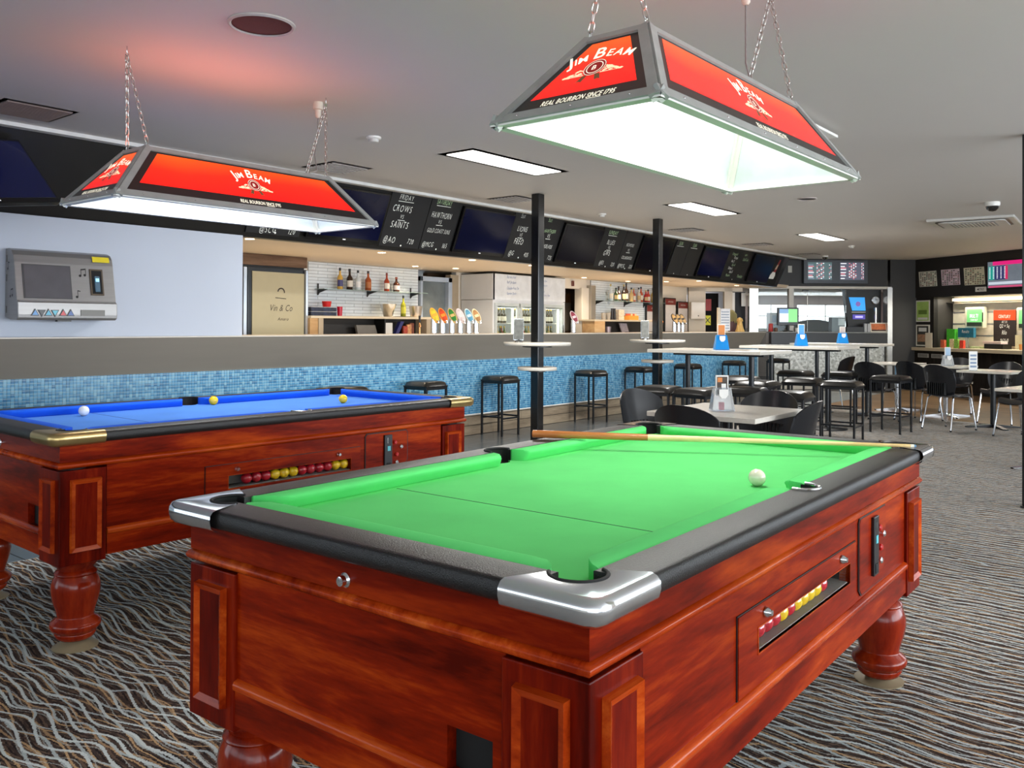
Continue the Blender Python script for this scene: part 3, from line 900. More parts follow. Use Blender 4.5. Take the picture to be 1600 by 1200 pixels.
            a_ = arcpts(PC[0], PC[1], PC[2], 158, -68, 18)
            MB().grid(lambda u, v: (a_[int(round(u * 18))][0] * sx, a_[int(round(u * 18))][1] * sy, .70 + v * (ZR - .70)), 18, 1).build('pocket_liner', RUBBER, o, smooth=True)
    # dark pocket bottoms
    for cx, cy, r_ in ((px, py, .05), (-px, py, .05), (px, -py, .05), (-px, -py, .05), (sx_, sy_, .048), (sx_, -sy_, .048)):
        MB().cyl((cx, cy), r_, .814, .816, 16).build('pocket_floor', mat('dark_void'), N)

def cloth_mat(name, c):
    return mat(name, c, .92, var=.06, scale=5, bump=.08, bscale=400, spec=.2)
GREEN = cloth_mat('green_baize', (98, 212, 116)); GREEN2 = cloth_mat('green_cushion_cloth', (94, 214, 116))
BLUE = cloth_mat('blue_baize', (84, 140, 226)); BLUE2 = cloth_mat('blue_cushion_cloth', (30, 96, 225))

gt = T('pool_table', 'mahogany pool table with green cloth and chrome corner castings', 'pool table', (2.3037, 1.4049, .0), .023)
pool_table(gt, GREEN, GREEN2, CHROME, 0.0, 'chrome')
bt = T('pool_table', 'mahogany pool table with blue cloth and brass corner castings', 'pool table', (2.6274, 4.0032, .0132), -.0207)
pool_table(bt, BLUE, BLUE2, mat('satin_brass_casting', (190, 166, 112), .28, .9, var=.08, scale=12), 0.0132, 'brass')

BALLM = {'w': mat('ivory_ball', (236, 228, 204), .08, coat=.6, var=.01), 'y': mat('yellow_ball', (240, 200, 30), .08, coat=.6, var=.01), 'r': mat('red_ball', (190, 30, 45), .08, coat=.6, var=.01), 'W': mat('white_ball', (240, 240, 238), .08, coat=.6, var=.01)}
ball_me = {}
for k, m in BALLM.items():
    o = MB().sphere((0, 0, 0), .0254, 28, 18).build('ball', m, smooth=True); ball_me[k] = o.data; bpy.data.objects.remove(o)
def ball(k, tab, x, y, z, label, group=None):
    o = link('pool_ball', ball_me[k]); M = Matrix.Translation(tab.location) @ Matrix.Rotation(tab.rotation_euler.z, 4, 'Z')
    o.location = M @ Vector((x, y, z + .0254)); tag(o, label, 'ball', group); return o
ball('w', gt, .150, -.352, ZB, 'ivory cue ball standing alone on the green cloth')
ball('W', bt, -.640, .345, ZB, 'white cue ball on the blue cloth near its left end')
ball('y', bt, .110, .415, ZB, 'yellow ball beside the far middle pocket of the blue table')
ball('y', bt, .680, -.030, ZB, 'yellow ball near the right end of the blue cloth')
NAMES = {'r': 'red', 'y': 'yellow'}
def tray(tab, seq, x0, tname):
    ORD = ['leftmost', 'second', 'third', 'fourth', 'fifth', 'sixth', 'seventh', 'eighth', 'ninth', 'tenth', 'eleventh', 'twelfth']
    for i, k in enumerate(seq):
        ball(k, tab, x0 + i * .0512, -HY + .040, .5482, '%s ball, %s from the left behind the glass of the %s table' % (NAMES[k], ORD[i], tname), '%s balls in the %s table tray' % (NAMES[k], tname))
tray(gt, 'yrrryryyyyr', -.375, 'green')
tray(bt, 'rrryyyrrrryy', -.285, 'blue')

# cue lying across the green table
cue = T('pool_cue', 'two-tone wooden cue lying across the green table', 'cue')
ML = Matrix.Translation(gt.location) @ Matrix.Rotation(.023, 4, 'Z')
pa = ML @ Vector((.345, .625, ZR + .020)); pb = ML @ Vector((1.012, -.590, ZR + .010))
dv = (pb - pa); Lc = dv.length
qm = dv.to_track_quat('Z', 'Y').to_matrix().to_4x4()
cue.matrix_world = Matrix.Translation(pa) @ qm
MB().lathe([(.010, 0), (.0145, .003), (.0145, .02), (.0128, .42), (.0122, .44)], 20).build('butt', wood('cue_butt', (150, 84, 40), (186, 116, 62), (204, 136, 80), 'z', rough=.2, coat=.6), cue, smooth=True)
MB().lathe([(.0122, .44), (.0085, .95), (.006, Lc - .012)], 20).build('shaft', wood('cue_shaft', (214, 180, 120), (232, 204, 148), (240, 216, 166), 'z', rough=.25, coat=.5), cue, smooth=True)
MB().lathe([(.006, Lc - .012), (.006, Lc)], 16).build('ferrule', mat('cue_ferrule', (226, 222, 206), .3), cue, smooth=True)
MB().lathe([(.0056, Lc), (.0052, Lc + .006), (.003, Lc + .008)], 16).build('tip', mat('chalked_tip', (90, 130, 160), .9), cue, smooth=True)

# ================================================================ POOL LAMPS
REDP = {}
def red_panel_mat():
    m = bpy.data.materials.new('backlit_red_acrylic'); m.use_nodes = True
    t = NT(m.node_tree); b = m.node_tree.nodes['Principled BSDF']
    b.inputs['Base Color'].default_value = s2l((225, 25, 15)) + (1,)
    b.inputs['Roughness'].default_value = .2
    tc = t.n('ShaderNodeTexCoord').outputs['Object']
    nz = t.noise(tc, 2.0, 1)
    sp = t.n('ShaderNodeSeparateXYZ'); t.l(tc, sp.inputs[0])
    hot = t.m('ADD', t.m('MULTIPLY', t.m('SUBTRACT', sp.outputs['Y'], .09), 3.2), t.m('MULTIPLY', nz.outputs['Fac'], .45))
    t.l(t.ramp(hot, [(.25, s2l((232, 16, 8))), (.62, s2l((250, 40, 8))), (.95, s2l((255, 100, 12)))]), b.inputs['Emission Color'])
    b.inputs['Emission Strength'].default_value = 0.75
    return m
REDM = red_panel_mat()
CRM = mat('cream_print', (245, 238, 215), .5, emit=(245, 238, 215), estr=.75)
DKR = mat('dark_red_print', (140, 15, 15), .5, emit=(140, 12, 12), estr=.4)
BRN = mat('brown_ribbon_print', (105, 70, 40), .5, emit=(105, 70, 40), estr=.35)
INK = mat('black_print_border', (34, 28, 26), .3, emit=(34, 28, 26), estr=.1)
INNER = mat('white_reflector_inside', (228, 236, 238), .4)

def disc(mb, cx, cy, r0, r1, n=24, z=0.0):
    for k in range(n):
        a, b = 2 * PI * k / n, 2 * PI * (k + 1) / n
        p = [(cx + r * math.cos(t), cy + r * math.sin(t), z) for r, t in ((r0, a), (r1, a), (r1, b), (r0, b))]
        mb.add(p, [(0, 1, 2, 3)]) if r0 > 0 else mb.add([p[0], p[1], p[2]], [(0, 1, 2)])
    return mb

def emblem(parent, M, s, cx, cy, off):
    """arched brand words, wax seal with ribbons between two sprays, all in the plane of the panel; s = scale"""
    def W(nm, mb, m, z):
        o = mb.build(nm, m, parent, M=M @ Matrix.Translation((0, 0, z)))
        if nm == 'spray': o['kind'] = 'stuff'
    mb = MB()
    text(mb, 'JIM BEAM', cx, cy + .050 * s, .036 * s, xs=.98, arc=.26 * s, off=.014, gap=.10, sizes=[1.5, .95, .95, 1, 1.5, .95, .95, .95])
    W('lettering', mb, CRM, .0012)
    mb = MB(); disc(mb, cx, cy, 0, .040 * s); W('seal', mb, DKR, .0012)
    mb = MB(); disc(mb, cx, cy, .026 * s, .029 * s); disc(mb, cx, cy, .036 * s, .038 * s); text(mb, 'B', cx, cy - .010 * s, .021 * s, off=.01)
    W('seal_ring', mb, CRM, .0018)
    mb = MB()
    for q in (-1, 1):
        x = cx + q * .022 * s
        mb.add([(x - .009 * s, cy - .035 * s, 0), (x + .009 * s, cy - .035 * s, 0), (x + q * .012 * s + .010 * s, cy - .066 * s, 0), (x + q * .012 * s, cy - .060 * s, 0), (x + q * .012 * s - .010 * s, cy - .066 * s, 0)], [(0, 4, 3, 2, 1)])
    W('ribbon', mb, BRN, .0010)
    mb = MB()
    rnd = random.Random(5)
    for q in (-1, 1):
        for i in range(26):
            u = rnd.random(); hh = (1 - u) * .034 * s
            x = cx + q * (.040 + .062 * u) * s; y = cy - .030 * s + rnd.random() * hh; r = (.0035 + .004 * rnd.random()) * s
            a0 = rnd.random() * 3
            mb.add([(x + r * math.cos(a0 + k * 2 * PI / 5) * 1.3, y + r * .8 * math.sin(a0 + k * 2 * PI / 5), 0) for k in range(5)], [(0, 1, 2, 3, 4)])
        mb.add([(cx + q * .105 * s, cy - .033 * s, 0), (cx + q * .03 * s, cy - .033 * s, 0), (cx + q * .03 * s, cy - .028 * s, 0)], [(0, 1, 2) if q > 0 else (0, 2, 1)])
    W('spray', mb, mat('pale_spray_print', (238, 215, 180), .5, emit=(238, 210, 175), estr=.6), .0011)

def pool_lamp(root, hooks):
    bx_, by_, tx_, ty_ = .815, .290, .575, .112      # half sizes of the rim and of the top
    hz = .285
    rim = [(-bx_, -by_, 0), (bx_, -by_, 0), (bx_, by_, 0), (-bx_, by_, 0)]
    top = [(-tx_, -ty_, hz), (tx_, -ty_, hz), (tx_, ty_, hz), (-tx_, ty_, hz)]
    # four sign panels
    for k in range(4):
        A, B = Vector(rim[k]), Vector(rim[(k + 1) % 4]); D, C = Vector(top[k]), Vector(top[(k + 1) % 4])
        M = frame((A + B) / 2, B - A, ((D + C) / 2 - (A + B) / 2))
        hw = (B - A).length / 2; tw = (C - D).length / 2; h = ((D + C) / 2 - (A + B) / 2).length
        t = .003
        pn = MB().add([(-hw, 0, -t), (hw, 0, -t), (tw, h, -t), (-tw, h, -t), (-hw, 0, 0), (hw, 0, 0), (tw, h, 0), (-tw, h, 0)],
                      [(0, 3, 2, 1), (4, 5, 6, 7), (0, 1, 5, 4), (1, 2, 6, 5), (2, 3, 7, 6), (3, 0, 4, 7)]).build('sign_panel', INK, root, M=M)
        def wat(y, m): return hw + (tw - hw) * y / h - m
        y0, y1 = .092, h - .036
        m0 = .075 if hw > .5 else .062
        MB().quad((-wat(y0, m0), y0, .0006), (wat(y0, m0), y0, .0006), (wat(y1, m0), y1, .0006), (-wat(y1, m0), y1, .0006)).build('red_field', REDM, pn)
        s = 1.0 if hw > .5 else .98
        emblem(pn, Matrix.Identity(4), s, 0, (y0 + y1) / 2 - .012, 0)
        mb = MB(); text(mb, 'REAL BOURBON SINCE 1795', 0, .052, .022, xs=.62, shear=.12, off=.012, gap=.10)
        mb.quad((.035, .047, 0), (.085, .047, 0), (.085, .049, 0), (.035, .049, 0))
        mb.build('lettering', CRM, pn, M=Matrix.Translation((0, 0, .0012)))
        MB().add([(-hw, 0, 0), (hw, 0, 0), (tw, h, 0), (-tw, h, 0)], [(0, 3, 2, 1)]).build('inner_lining', INNER, root, M=M @ Matrix.Translation((0, 0, -.006)))
    # aluminium frame: rim angles, hips and top rails
    def bar(a, b, w_, name='frame_bar', up=(0, 0, 1), m=ALU):
        a, b = Vector(a), Vector(b); d = (b - a).normalized()
        s = d.cross(Vector(up)); s.normalize(); u = s.cross(d)
        t = .006
        vs_ = []
        for P in (a, b):
            for i, j in ((-1, -1), (1, -1), (1, 1), (-1, 1)):
                vs_.append(tuple(P + s * (w_ * i) + u * (t * j)))
        return MB().add(vs_, [(0, 3, 2, 1), (4, 5, 6, 7), (0, 1, 5, 4), (1, 2, 6, 5), (2, 3, 7, 6), (3, 0, 4, 7)]).build(name, m, root)
    for k in range(4):
        A, B = Vector(rim[k]), Vector(rim[(k + 1) % 4]); D, C = Vector(top[k]), Vector(top[(k + 1) % 4])
        nrm = (B - A).cross(D - A).normalized(); up = ((D + C) / 2 - (A + B) / 2).normalized()
        bar(A + up * .018 + nrm * .002, B + up * .018 + nrm * .002, .018, up=nrm)
        bar(D - up * .012 + nrm * .002, C - up * .012 + nrm * .002, .013, up=nrm)
        for P, Q, s in ((A, D, 1), (B, C, -1)):
            sh = (B - A).normalized() * (.016 * s)
            bar(P + sh + nrm * .0035, Q + sh + nrm * .0035, .015, up=nrm)
            bar(P + sh - nrm * .011, Q + sh - nrm * .011, .013, up=nrm, name='inner_angle', m=WHITE)
        # white return lip around the bottom opening
        inw = Vector((0, 0, 1)).cross(B - A).normalized()
        bar(A + inw * .016 + (B - A).normalized() * .0 + Vector((0, 0, .002)), B + inw * .016 + Vector((0, 0, .002)), .018, up=(0, 0, 1), name='rim_lip', m=WHITE)
        n_ = 6 if k % 2 == 0 else 3
        rv = MB()
        for i in range(n_):
            P = A + (B - A) * ((i + .5) / n_) + up * .018 + nrm * .008
            rv.sphere(P, .004, 8, 5)
        o = rv.build('rivets', STEELL, root, smooth=True); o['kind'] = 'stuff'
    bx('top_plate', -tx_ + .01, tx_ - .01, -ty_ + .01, ty_ - .01, hz - .01, hz - .006, ALU, root)
    bx('top_lining', -tx_ + .01, tx_ - .01, -ty_ + .01, ty_ - .01, hz - .016, hz - .011, INNER, root)
    for y in (-.055, .055):
        MB().tube([(-.52, y, hz - .05), (.52, y, hz - .05)], .014, 12).build('fluorescent_tube', TUBE, root, smooth=True)
        for x in (-.53, .53):
            bx('lamp_holder', x - .015, x + .015, y - .012, y + .012, hz - .066, hz - .012, WHITE, root)
    # chains: two to each ceiling hook, every link its own piece
    Rl, rl = .0085, .0026
    lk = MB()
    pts = [(Rl * math.cos(a) , 0, (.009 if math.sin(a) > 0 else -.009) + Rl * math.sin(a)) for a in [2 * PI * k / 10 + .01 for k in range(10)]]
    lk.tube(pts, rl, 6, closed=True)
    lo = lk.build('chain_link', mat('galvanised_chain', (190, 188, 182), .3, .85), smooth=True); lme = lo.data; bpy.data.objects.remove(lo)
    zh = H_C - root.location.z
    for hx, (ax_, pairs) in hooks.items():
        hk = MB().tube([(hx, 0, zh), (hx, 0, zh - .03), (hx + .008, 0, zh - .04), (hx, 0, zh - .052), (hx - .008, 0, zh - .042)], .003, 6).build('ceiling_hook', STEELL, root, smooth=True)
        for sy in (-1, 1):
            a = Vector((hx, 0, zh - .05)); b = Vector((ax_, sy * ty_ * .95, hz - .002)); d = b - a
            ch = bpy.data.objects.new('chain', None); COL.objects.link(ch); ch.parent = root; ch.location = b
            n = int(d.length / .0285); q = d.to_track_quat('Z', 'Y').to_matrix().to_4x4()
            for i in range(n):
                o = link('chain_link', lme, ch)
                o.matrix_local = Matrix.Translation(a - b + d * ((i + .5) / n)) @ q @ Matrix.Rotation(R(90 * (i % 2) + 30), 4, 'Z')
    return root

lg = T('billiard_light', 'red and grey branded canopy light hanging over the green table', 'lamp', (2.793, 1.405, 1.90), 0.0)
pool_lamp(lg, {-.575: (-.56, 0), .60: (.56, 0)})
lb = T('billiard_light', 'red and grey branded canopy light hanging over the blue table', 'lamp', (2.768, 4.262, 1.90), 0.0)
pool_lamp(lb, {-.62: (-.56, 0), .64: (.56, 0)})
for o, lbl in ((lg, 'green'), (lb, 'blue')):
    L_ = o.location
    lamp('canopy_tube_light', (L_.x, L_.y, 2.12), 11.5, 1.1, .16, (1.0, .98, .95))
    # added unseen red lamp above each canopy, tints the ceiling pink
    lamp('added_red_uplight', (L_.x - .15, L_.y, 2.22), 3.0 if lbl == 'blue' else 2.0, 1.0, .4, (1.0, .25, .18), (R(180), 0, 0))
def cable(root, pts, cx, cy, label):
    c = T('lamp_cable', label, 'cable', (cx, cy, H_C))
    MB().lathe([(.030, 0), (.032, -.01), (.032, -.045), (.02, -.05), (.018, -.09), (.010, -.10)], 16).build('ceiling_rose', mat('cream_plug', (200, 192, 178), .5) , c, smooth=True)
    MB().tube([(a, b, z) for a, b, z in pts], .004, 6).build('flex', mat('grey_flex', (120, 118, 114), .6), c, smooth=True)
cable(lb, [(0, 0, -.09), (.0, 0, -.2), (-.03, -.01, -.34), (-.03, -.03, -.44), (-.12, -.07, -.47), (-.16, -.1, -.505)], 3.448, 4.389, 'grey flex dropping from a ceiling plug to the left canopy light')
cable(lg, [(0, 0, -.09), (.0, 0, -.2), (-.02, -.01, -.34), (.02, -.02, -.44), (-.06, -.03, -.46), (-.10, -.04, -.505)], 3.30, 1.47, 'grey flex dropping from a ceiling plug to the right canopy light')

# ================================================================ BAR COUNTER
bar = T('bar_counter', 'long bar counter with steel fascia above blue mosaic tiles', 'bar counter')
fas = MB()
fas.add([(-2, 6.68, 1.182), (15.97, 6.68, 1.182), (15.84, 6.79, .885), (-2, 6.79, .885), (-2, 6.82, 1.182), (15.97, 6.82, 1.182), (15.84, 6.82, .885), (-2, 6.82, .885)],
        [(0, 3, 2, 1), (0, 1, 5, 4), (1, 2, 6, 5), (2, 3, 7, 6), (3, 0, 4, 7)])
fas.build('steel_fascia', STEEL, bar)
bx('countertop', -2, 15.97, 6.675, 7.40, 1.182, 1.192, mat('counter_edge_light', (206, 198, 186), .3, var=.03), bar, .002)
mo = MB(); P_ = .026
nx = int((15.8 - 1.2) / P_); nz = int((.885 - .245) / P_) + 1
for j in range(nz):
    z0 = .252 + j * P_
    z1 = min(z0 + P_ - .0028, .886)
    if z1 - z0 < .004: continue
    for i in range(nx):
        x0 = round(1.2 / P_) * P_ + i * P_
        a, b, y0, y1 = x0 + .0014, x0 + P_ - .0014, 6.776, 6.78
        mo.add([(a, y0, z0 + .0014), (b, y0, z0 + .0014), (b, y0, z1), (a, y0, z1), (a, y1, z0 + .0014), (b, y1, z0 + .0014), (b, y1, z1), (a, y1, z1)],
               [(0, 1, 2, 3), (0, 4, 5, 1), (3, 2, 6, 7), (0, 3, 7, 4), (1, 5, 6, 2)])
mo.v = mo.v
def raw_build(mb, name, m, parent):
    me = bpy.data.meshes.new(name); me.from_pydata([tuple(v) for v in mb.v], [], mb.f); me.materials.append(m); me.update()
    return link(name, me, parent)
mz = raw_build(mo, 'mosaic_tiles', MOSAIC, bar); mz['kind'] = 'stuff'
bx('mosaic_backing', -2, 15.84, 6.78, 6.82, .25, .885, GROUT, bar)
bx('white_trim_strip', -2, 15.84, 6.772, 6.80, .238, .252, WHITE, bar)
KICK = wood('grey_timber_kick', (112, 100, 84), (136, 122, 104), (158, 144, 122), 'x', rough=.22, coat=.3, sc=.8)
for i in range(18):
    x0 = -2 + i * 1.0
    bx('kick_board', x0 + .002, min(x0 + .998, 15.84), 6.785, 6.80, .006, .112, KICK, bar, .002)
    bx('kick_board', x0 - .45, min(x0 + .546, 15.84), 6.79, 6.80, .118, .236, KICK, bar, .002)
bx('plinth', -2, 15.84, 6.80, 6.82, 0.003, .25, BLACK, bar)
bx('inner_cabinet', -2, 15.84, 6.82, 7.38, .003, 1.18, mat('dark_cabinet', (30, 28, 26), .6), bar)

# end counter in front of the glass (frame F)
ec = T('service_counter', 'dark service counter with mottled silver front panel at the far end', 'counter'); ec.matrix_world = FM
bx('top_band', -.74, 1.67, -.12, .05, .93, 1.17, mat('black_fascia', (24, 23, 22), .35), ec, .004)
bx('countertop', -.74, 1.67, -.13, .30, 1.17, 1.19, mat('grey_counter_line', (150, 150, 146), .3), ec, .003)
m_ = bpy.data.materials.new('mottled_silver'); m_.use_nodes = True
t_ = NT(m_.node_tree); b_ = m_.node_tree.nodes['Principled BSDF']
vo = t_.n('ShaderNodeTexVoronoi'); vo.inputs['Scale'].default_value = 26
t_.l(t_.n('ShaderNodeTexCoord').outputs['Object'], vo.inputs['Vector'])
t_.l(t_.ramp(vo.outputs['Color'], [(.2, s2l((150, 150, 142))), (.8, s2l((205, 205, 198)))]), b_.inputs['Base Color'])
b_.inputs['Roughness'].default_value = .35; b_.inputs['Metallic'].default_value = .35
for k in range(3):
    a = -.74 + k * .80
    bx('silver_panel', a + .003, a + .797, .0, .04, .14, .93, m_, ec)
bx('plinth', -.74, 1.67, .0, .05, .002, .14, mat('cream_plinth', (206, 200, 186), .4), ec)

# ================================================================ BULKHEAD SCREENS AND BLACKBOARDS
tz = math.atan(0.4)       # lean
BX = Vector((1, 0, 0)); BY = Vector((0, -0.4, 1)).normalized()
def bpos(x, z, d=0.0):
    n = BX.cross(BY)
    p = Vector((x, bulk_y(z), z)) + n * d
    return p
def bframe(x, z, d=0.0): return frame(bpos(x, z, d), BX, BY)
TVX = [(1.62, 'television with a folded-out dark screen at the far left of the bulkhead', ''), (5.66, 'switched-off television on the bulkhead directly behind the left canopy light', ''),
       (7.72, 'switched-off television between the Saturday and Sunday boards, left of the first column', ''), (9.70, 'switched-off television right of the first column on the bulkhead', ''),
       (11.72, 'switched-off television half hidden behind the second column', ''), (13.72, 'faintly blue television left of the dense chalk list', ''), (15.76, 'last television on the bulkhead, beside the bottle advert', '')]
def tv_at(M, w_, h_, label, cat='television', glass=SCREEN, group=None):
    r_ = T('television', label, cat, group=group); r_.matrix_world = M
    MB().box(-w_ / 2, w_ / 2, -h_ / 2, h_ / 2, 0.0, .045).build('case', BEZEL, r_, bev=.006)
    bx('screen', -w_ / 2 + .022, w_ / 2 - .022, -h_ / 2 + .04, h_ / 2 - .022, .0455, .047, glass, r_)
    bx('glowing_logo', -.018, .018, -h_ / 2 + .014, -h_ / 2 + .024, .045, .0465, mat('logo_white_glow', (230, 230, 230), .4, emit=(230, 230, 230), estr=.3), r_)  # printed logo, no lamp; a faint glow is added to its colour
    return r_
BLUEGL = mat('faint_blue_screen', (10, 12, 34), .12, var=.3, scale=2, emit=(20, 30, 90), estr=.05, spec=.2)
for i, (x, lb_, _) in enumerate(TVX):
    if i == 0: continue
    tv_at(bframe(x, 2.405, .002), .93, .545, lb_, glass=BLUEGL if i in (1, 2, 5) else SCREEN)
t0 = tv_at(frame((2.15, 6.285, 2.275), (.92, .36, .146), (-.32, .49, .81)), 1.0, .55, 'dark blue television jutting from the bulkhead at the left edge of the frame', glass=mat('deep_blue_screen', (14, 20, 60), .15, emit=(14, 24, 90), estr=.10))

def board(x0, x1, label, lines, m=CHALK):
    xc = (x0 + x1) / 2
    r_ = T('blackboard', label, 'blackboard'); r_.matrix_world = bframe(xc, 2.40, .002)
    hw = (x1 - x0) / 2
    MB().box(-hw, hw, -.285, .305, 0, .012).build('panel', BOARD, r_, bev=.003)
    for mm in (CHALK, CHALKG):
        mb = MB(); k = 0
        for s, cx, cz, h, al, g in lines:
            if (mm is CHALKG) != bool(g): continue
            text(mb, s, cx - xc, (cz - 2.40) * 1.077, h * 1.12, xs=(.62 if len(s) < 8 else .47), align=al, shear=.12, off=-.012, gap=.24, jit=.06); k += 1
        if mm is CHALK:
            for s, cx, cz, h, al, g in lines:
                if s in ('vs', 'FRIDAY', 'SATURDAY', 'SUNDAY', 'SUN', 'VS'):
                    wl = .05 if s.lower() == 'vs' else .11
                    y = (cz - 2.40) * 1.077 - .018
                    mb.quad((cx - xc - wl, y - .004, 0), (cx - xc + wl, y - .002, 0), (cx - xc + wl, y + .003, 0), (cx - xc - wl, y + .002, 0)); k += 1
            disc(mb, .02, -.262, 0, .010, 8); k += 1
        if k: mb.build('chalk_lettering', mm, r_, M=Matrix.Translation((0, 0, .0135)))
    return r_
board(4.55, 5.14, 'blackboard under the left canopy light, reading @SCG and 120', [('@SCG', 4.78, 2.155, .055, 'c', 0), ('120', 5.05, 2.155, .05, 'c', 0)])
board(6.16, 6.74, 'blackboard headed Friday with the Crows against Saints match', [('FRIDAY', 6.38, 2.62, .05, 'c', 0), ('CROWS', 6.36, 2.50, .065, 'c', 0), ('VS', 6.38, 2.43, .04, 'c', 0), ('SAINTS', 6.38, 2.335, .065, 'c', 0), ('@AO', 6.29, 2.18, .06, 'c', 0), ('720', 6.60, 2.185, .05, 'c', 0)])
board(6.75, 7.24, 'blackboard headed Saturday with the Hawthorn against Gold Coast match', [('SATURDAY', 6.95, 2.635, .05, 'c', 1), ('HAWTHORN', 6.96, 2.49, .06, 'c', 0), ('VS', 6.96, 2.43, .04, 'c', 0), ('GOLD COAST SUNS', 6.98, 2.33, .045, 'c', 0), ('@MCG', 6.87, 2.175, .05, 'c', 0), ('165', 7.14, 2.175, .05, 'c', 0)])
board(8.20, 8.76, 'blackboard headed Sat with the Lions against Freo match, left of the first column', [('Sat', 8.36, 2.63, .05, 'c', 0), ('LIONS', 8.42, 2.47, .06, 'c', 0), ('VS', 8.42, 2.41, .04, 'c', 0), ('FREO', 8.42, 2.315, .065, 'c', 0), ('@G', 8.34, 2.175, .055, 'c', 0), ('435', 8.64, 2.175, .05, 'c', 0)])
board(8.78, 9.22, 'blackboard right of the first column, chalked Hawthorn and Adelaide, 725', [('Sat', 8.92, 2.63, .05, 'c', 1), ('HAWTHORN', 8.98, 2.50, .045, 'c', 1), ('VS', 8.98, 2.44, .045, 'c', 0), ('ADELAIDE', 9.03, 2.31, .045, 'c', 0), ('725', 9.14, 2.17, .05, 'c', 0)])
board(10.19, 10.78, 'blackboard headed Sunday with the Blues against GWS match', [('SUNDAY', 10.44, 2.60, .05, 'c', 1), ('BLUES', 10.46, 2.46, .06, 'c', 0), ('VS', 10.45, 2.40, .04, 'c', 0), ('GWS', 10.44, 2.31, .065, 'c', 0), ('@ES', 10.38, 2.18, .05, 'c', 0), ('320', 10.68, 2.17, .05, 'c', 0)])
board(10.79, 11.24, 'blackboard with the Richmond against Collingwood match, left of the second column', [('RICHMOND', 10.98, 2.47, .045, 'c', 0), ('VS', 10.98, 2.40, .04, 'c', 0), ('COLLINGWOOD', 11.0, 2.29, .042, 'c', 0), ('@MCG', 10.92, 2.165, .05, 'c', 0), ('320', 11.18, 2.165, .05, 'c', 0)])
board(12.30, 12.74, 'nearly blank blackboard headed Sun in green, right of the second column', [('SUN', 12.45, 2.60, .055, 'c', 1)])
board(12.75, 13.22, 'nearly blank blackboard headed Sun in green, left of the faint blue television', [('SUN', 12.92, 2.60, .055, 'c', 1)])
L2 = [(s, 14.50 + (i % 2) * .08, 2.575 - i * .062, .045, 'c', i % 3 == 0) for i, s in enumerate(['Strong ale 5', 'Gilroy 6', 'Ale 5', 'Sav 4', 'Bubbles 6', 'Red 5', 'Merlot 6'])]
board(14.20, 15.22, 'blackboard crowded with a chalk price list in two columns', L2 + [('open', 14.95, 2.59, .04, 'c', 1), ('Gin & Tonic', 15.0, 2.50, .05, 'c', 1), ('Tuesday', 15.0, 2.20, .05, 'c', 1)])
bp_ = T('bottle_advert', 'tilted advert strip with a red and white bottle at the right end of the bulkhead', 'advert'); bp_.matrix_world = bframe(16.42, 2.41, .002)
MB().box(-.15, .30, -.30, .30, 0, .01).build('panel', BOARD, bp_, bev=.002)
MB().add([(-.10, -.18, 0), (.13, -.18, 0), (.15, -.10, 0), (.10, -.03, 0), (-.02, -.03, 0), (-.09, -.10, 0)], [(0, 1, 2, 3, 4, 5)]).build('white_print', CHALK, bp_, M=Matrix.Translation((0, 0, .011)))
MB().quad((.0, -.04, 0), (.11, -.04, 0), (.17, .22, 0), (.10, .22, 0)).build('red_print', mat('advert_red', (150, 40, 30), .4), bp_, M=Matrix.Translation((0, 0, .012)))
MB().quad((.02, .02, 0), (.10, .02, 0), (.13, .12, 0), (.07, .12, 0)).build('label_print', mat('advert_cream', (220, 200, 170), .4), bp_, M=Matrix.Translation((0, 0, .013)))

# ================================================================ JUKEBOX
jb = T('jukebox', 'grey wall-mounted jukebox with a dark screen and coloured triangle buttons', 'jukebox', (2.55, 6.83, 1.32))
JM = mat('brushed_grey_shell', (150, 148, 146), .32, .55, var=.06, stretch=(1, 1, 20), scale=2)
prof = [(0, .02), (-.09, .0), (-.20, .0), (-.225, .012), (-.228, .04), (-.222, .13), (-.205, .14), (-.15, .42), (-.135, .47), (-.105, .505), (-.06, .52), (0, .52)]
MB().prism(prof, 0, .72, 'x').build('shell', JM, jb, bev=.006)
Mj = frame((.36, -.205, .14), (1, 0, 0), (0, .055, .28))   # front face plane
def jbx(n, x0, x1, y0, y1, d, m, bev=0): return bx(n, x0, x1, y0, y1, 0, d, m, jb, bev, M=Mj)
jbx('screen_frame', -.31, .03, .015, .27, .004, mat('dark_grey_frame', (70, 70, 72), .3))
jbx('screen', -.300, .022, .022, .262, .006, mat('dull_grey_screen', (92, 90, 94), .15))
jbx('coin_unit', .17, .27, .05, .255, .008, mat('bronze_frame', (92, 80, 66), .35, .5), .002)
jbx('coin_recess', .182, .258, .062, .243, .009, mat('dark_void'))
MB().box(.20, .24, .075, .20, 0, .018).build('coin_tube', mat('blue_grey_tube', (80, 110, 130), .3), jb, bev=.006, M=Mj)
bx('tube_display', .207, .232, .155, .18, .018, .020, mat('cyan_display', (150, 220, 245), .4, emit=(150, 220, 245), estr=1.0), jb, M=Mj)
jbx('silver_band', -.345, .345, -.045, .0, .005, STEELL)
Mb = frame((.36, -.229, .0), (1, 0, 0), (0, 0, 1))
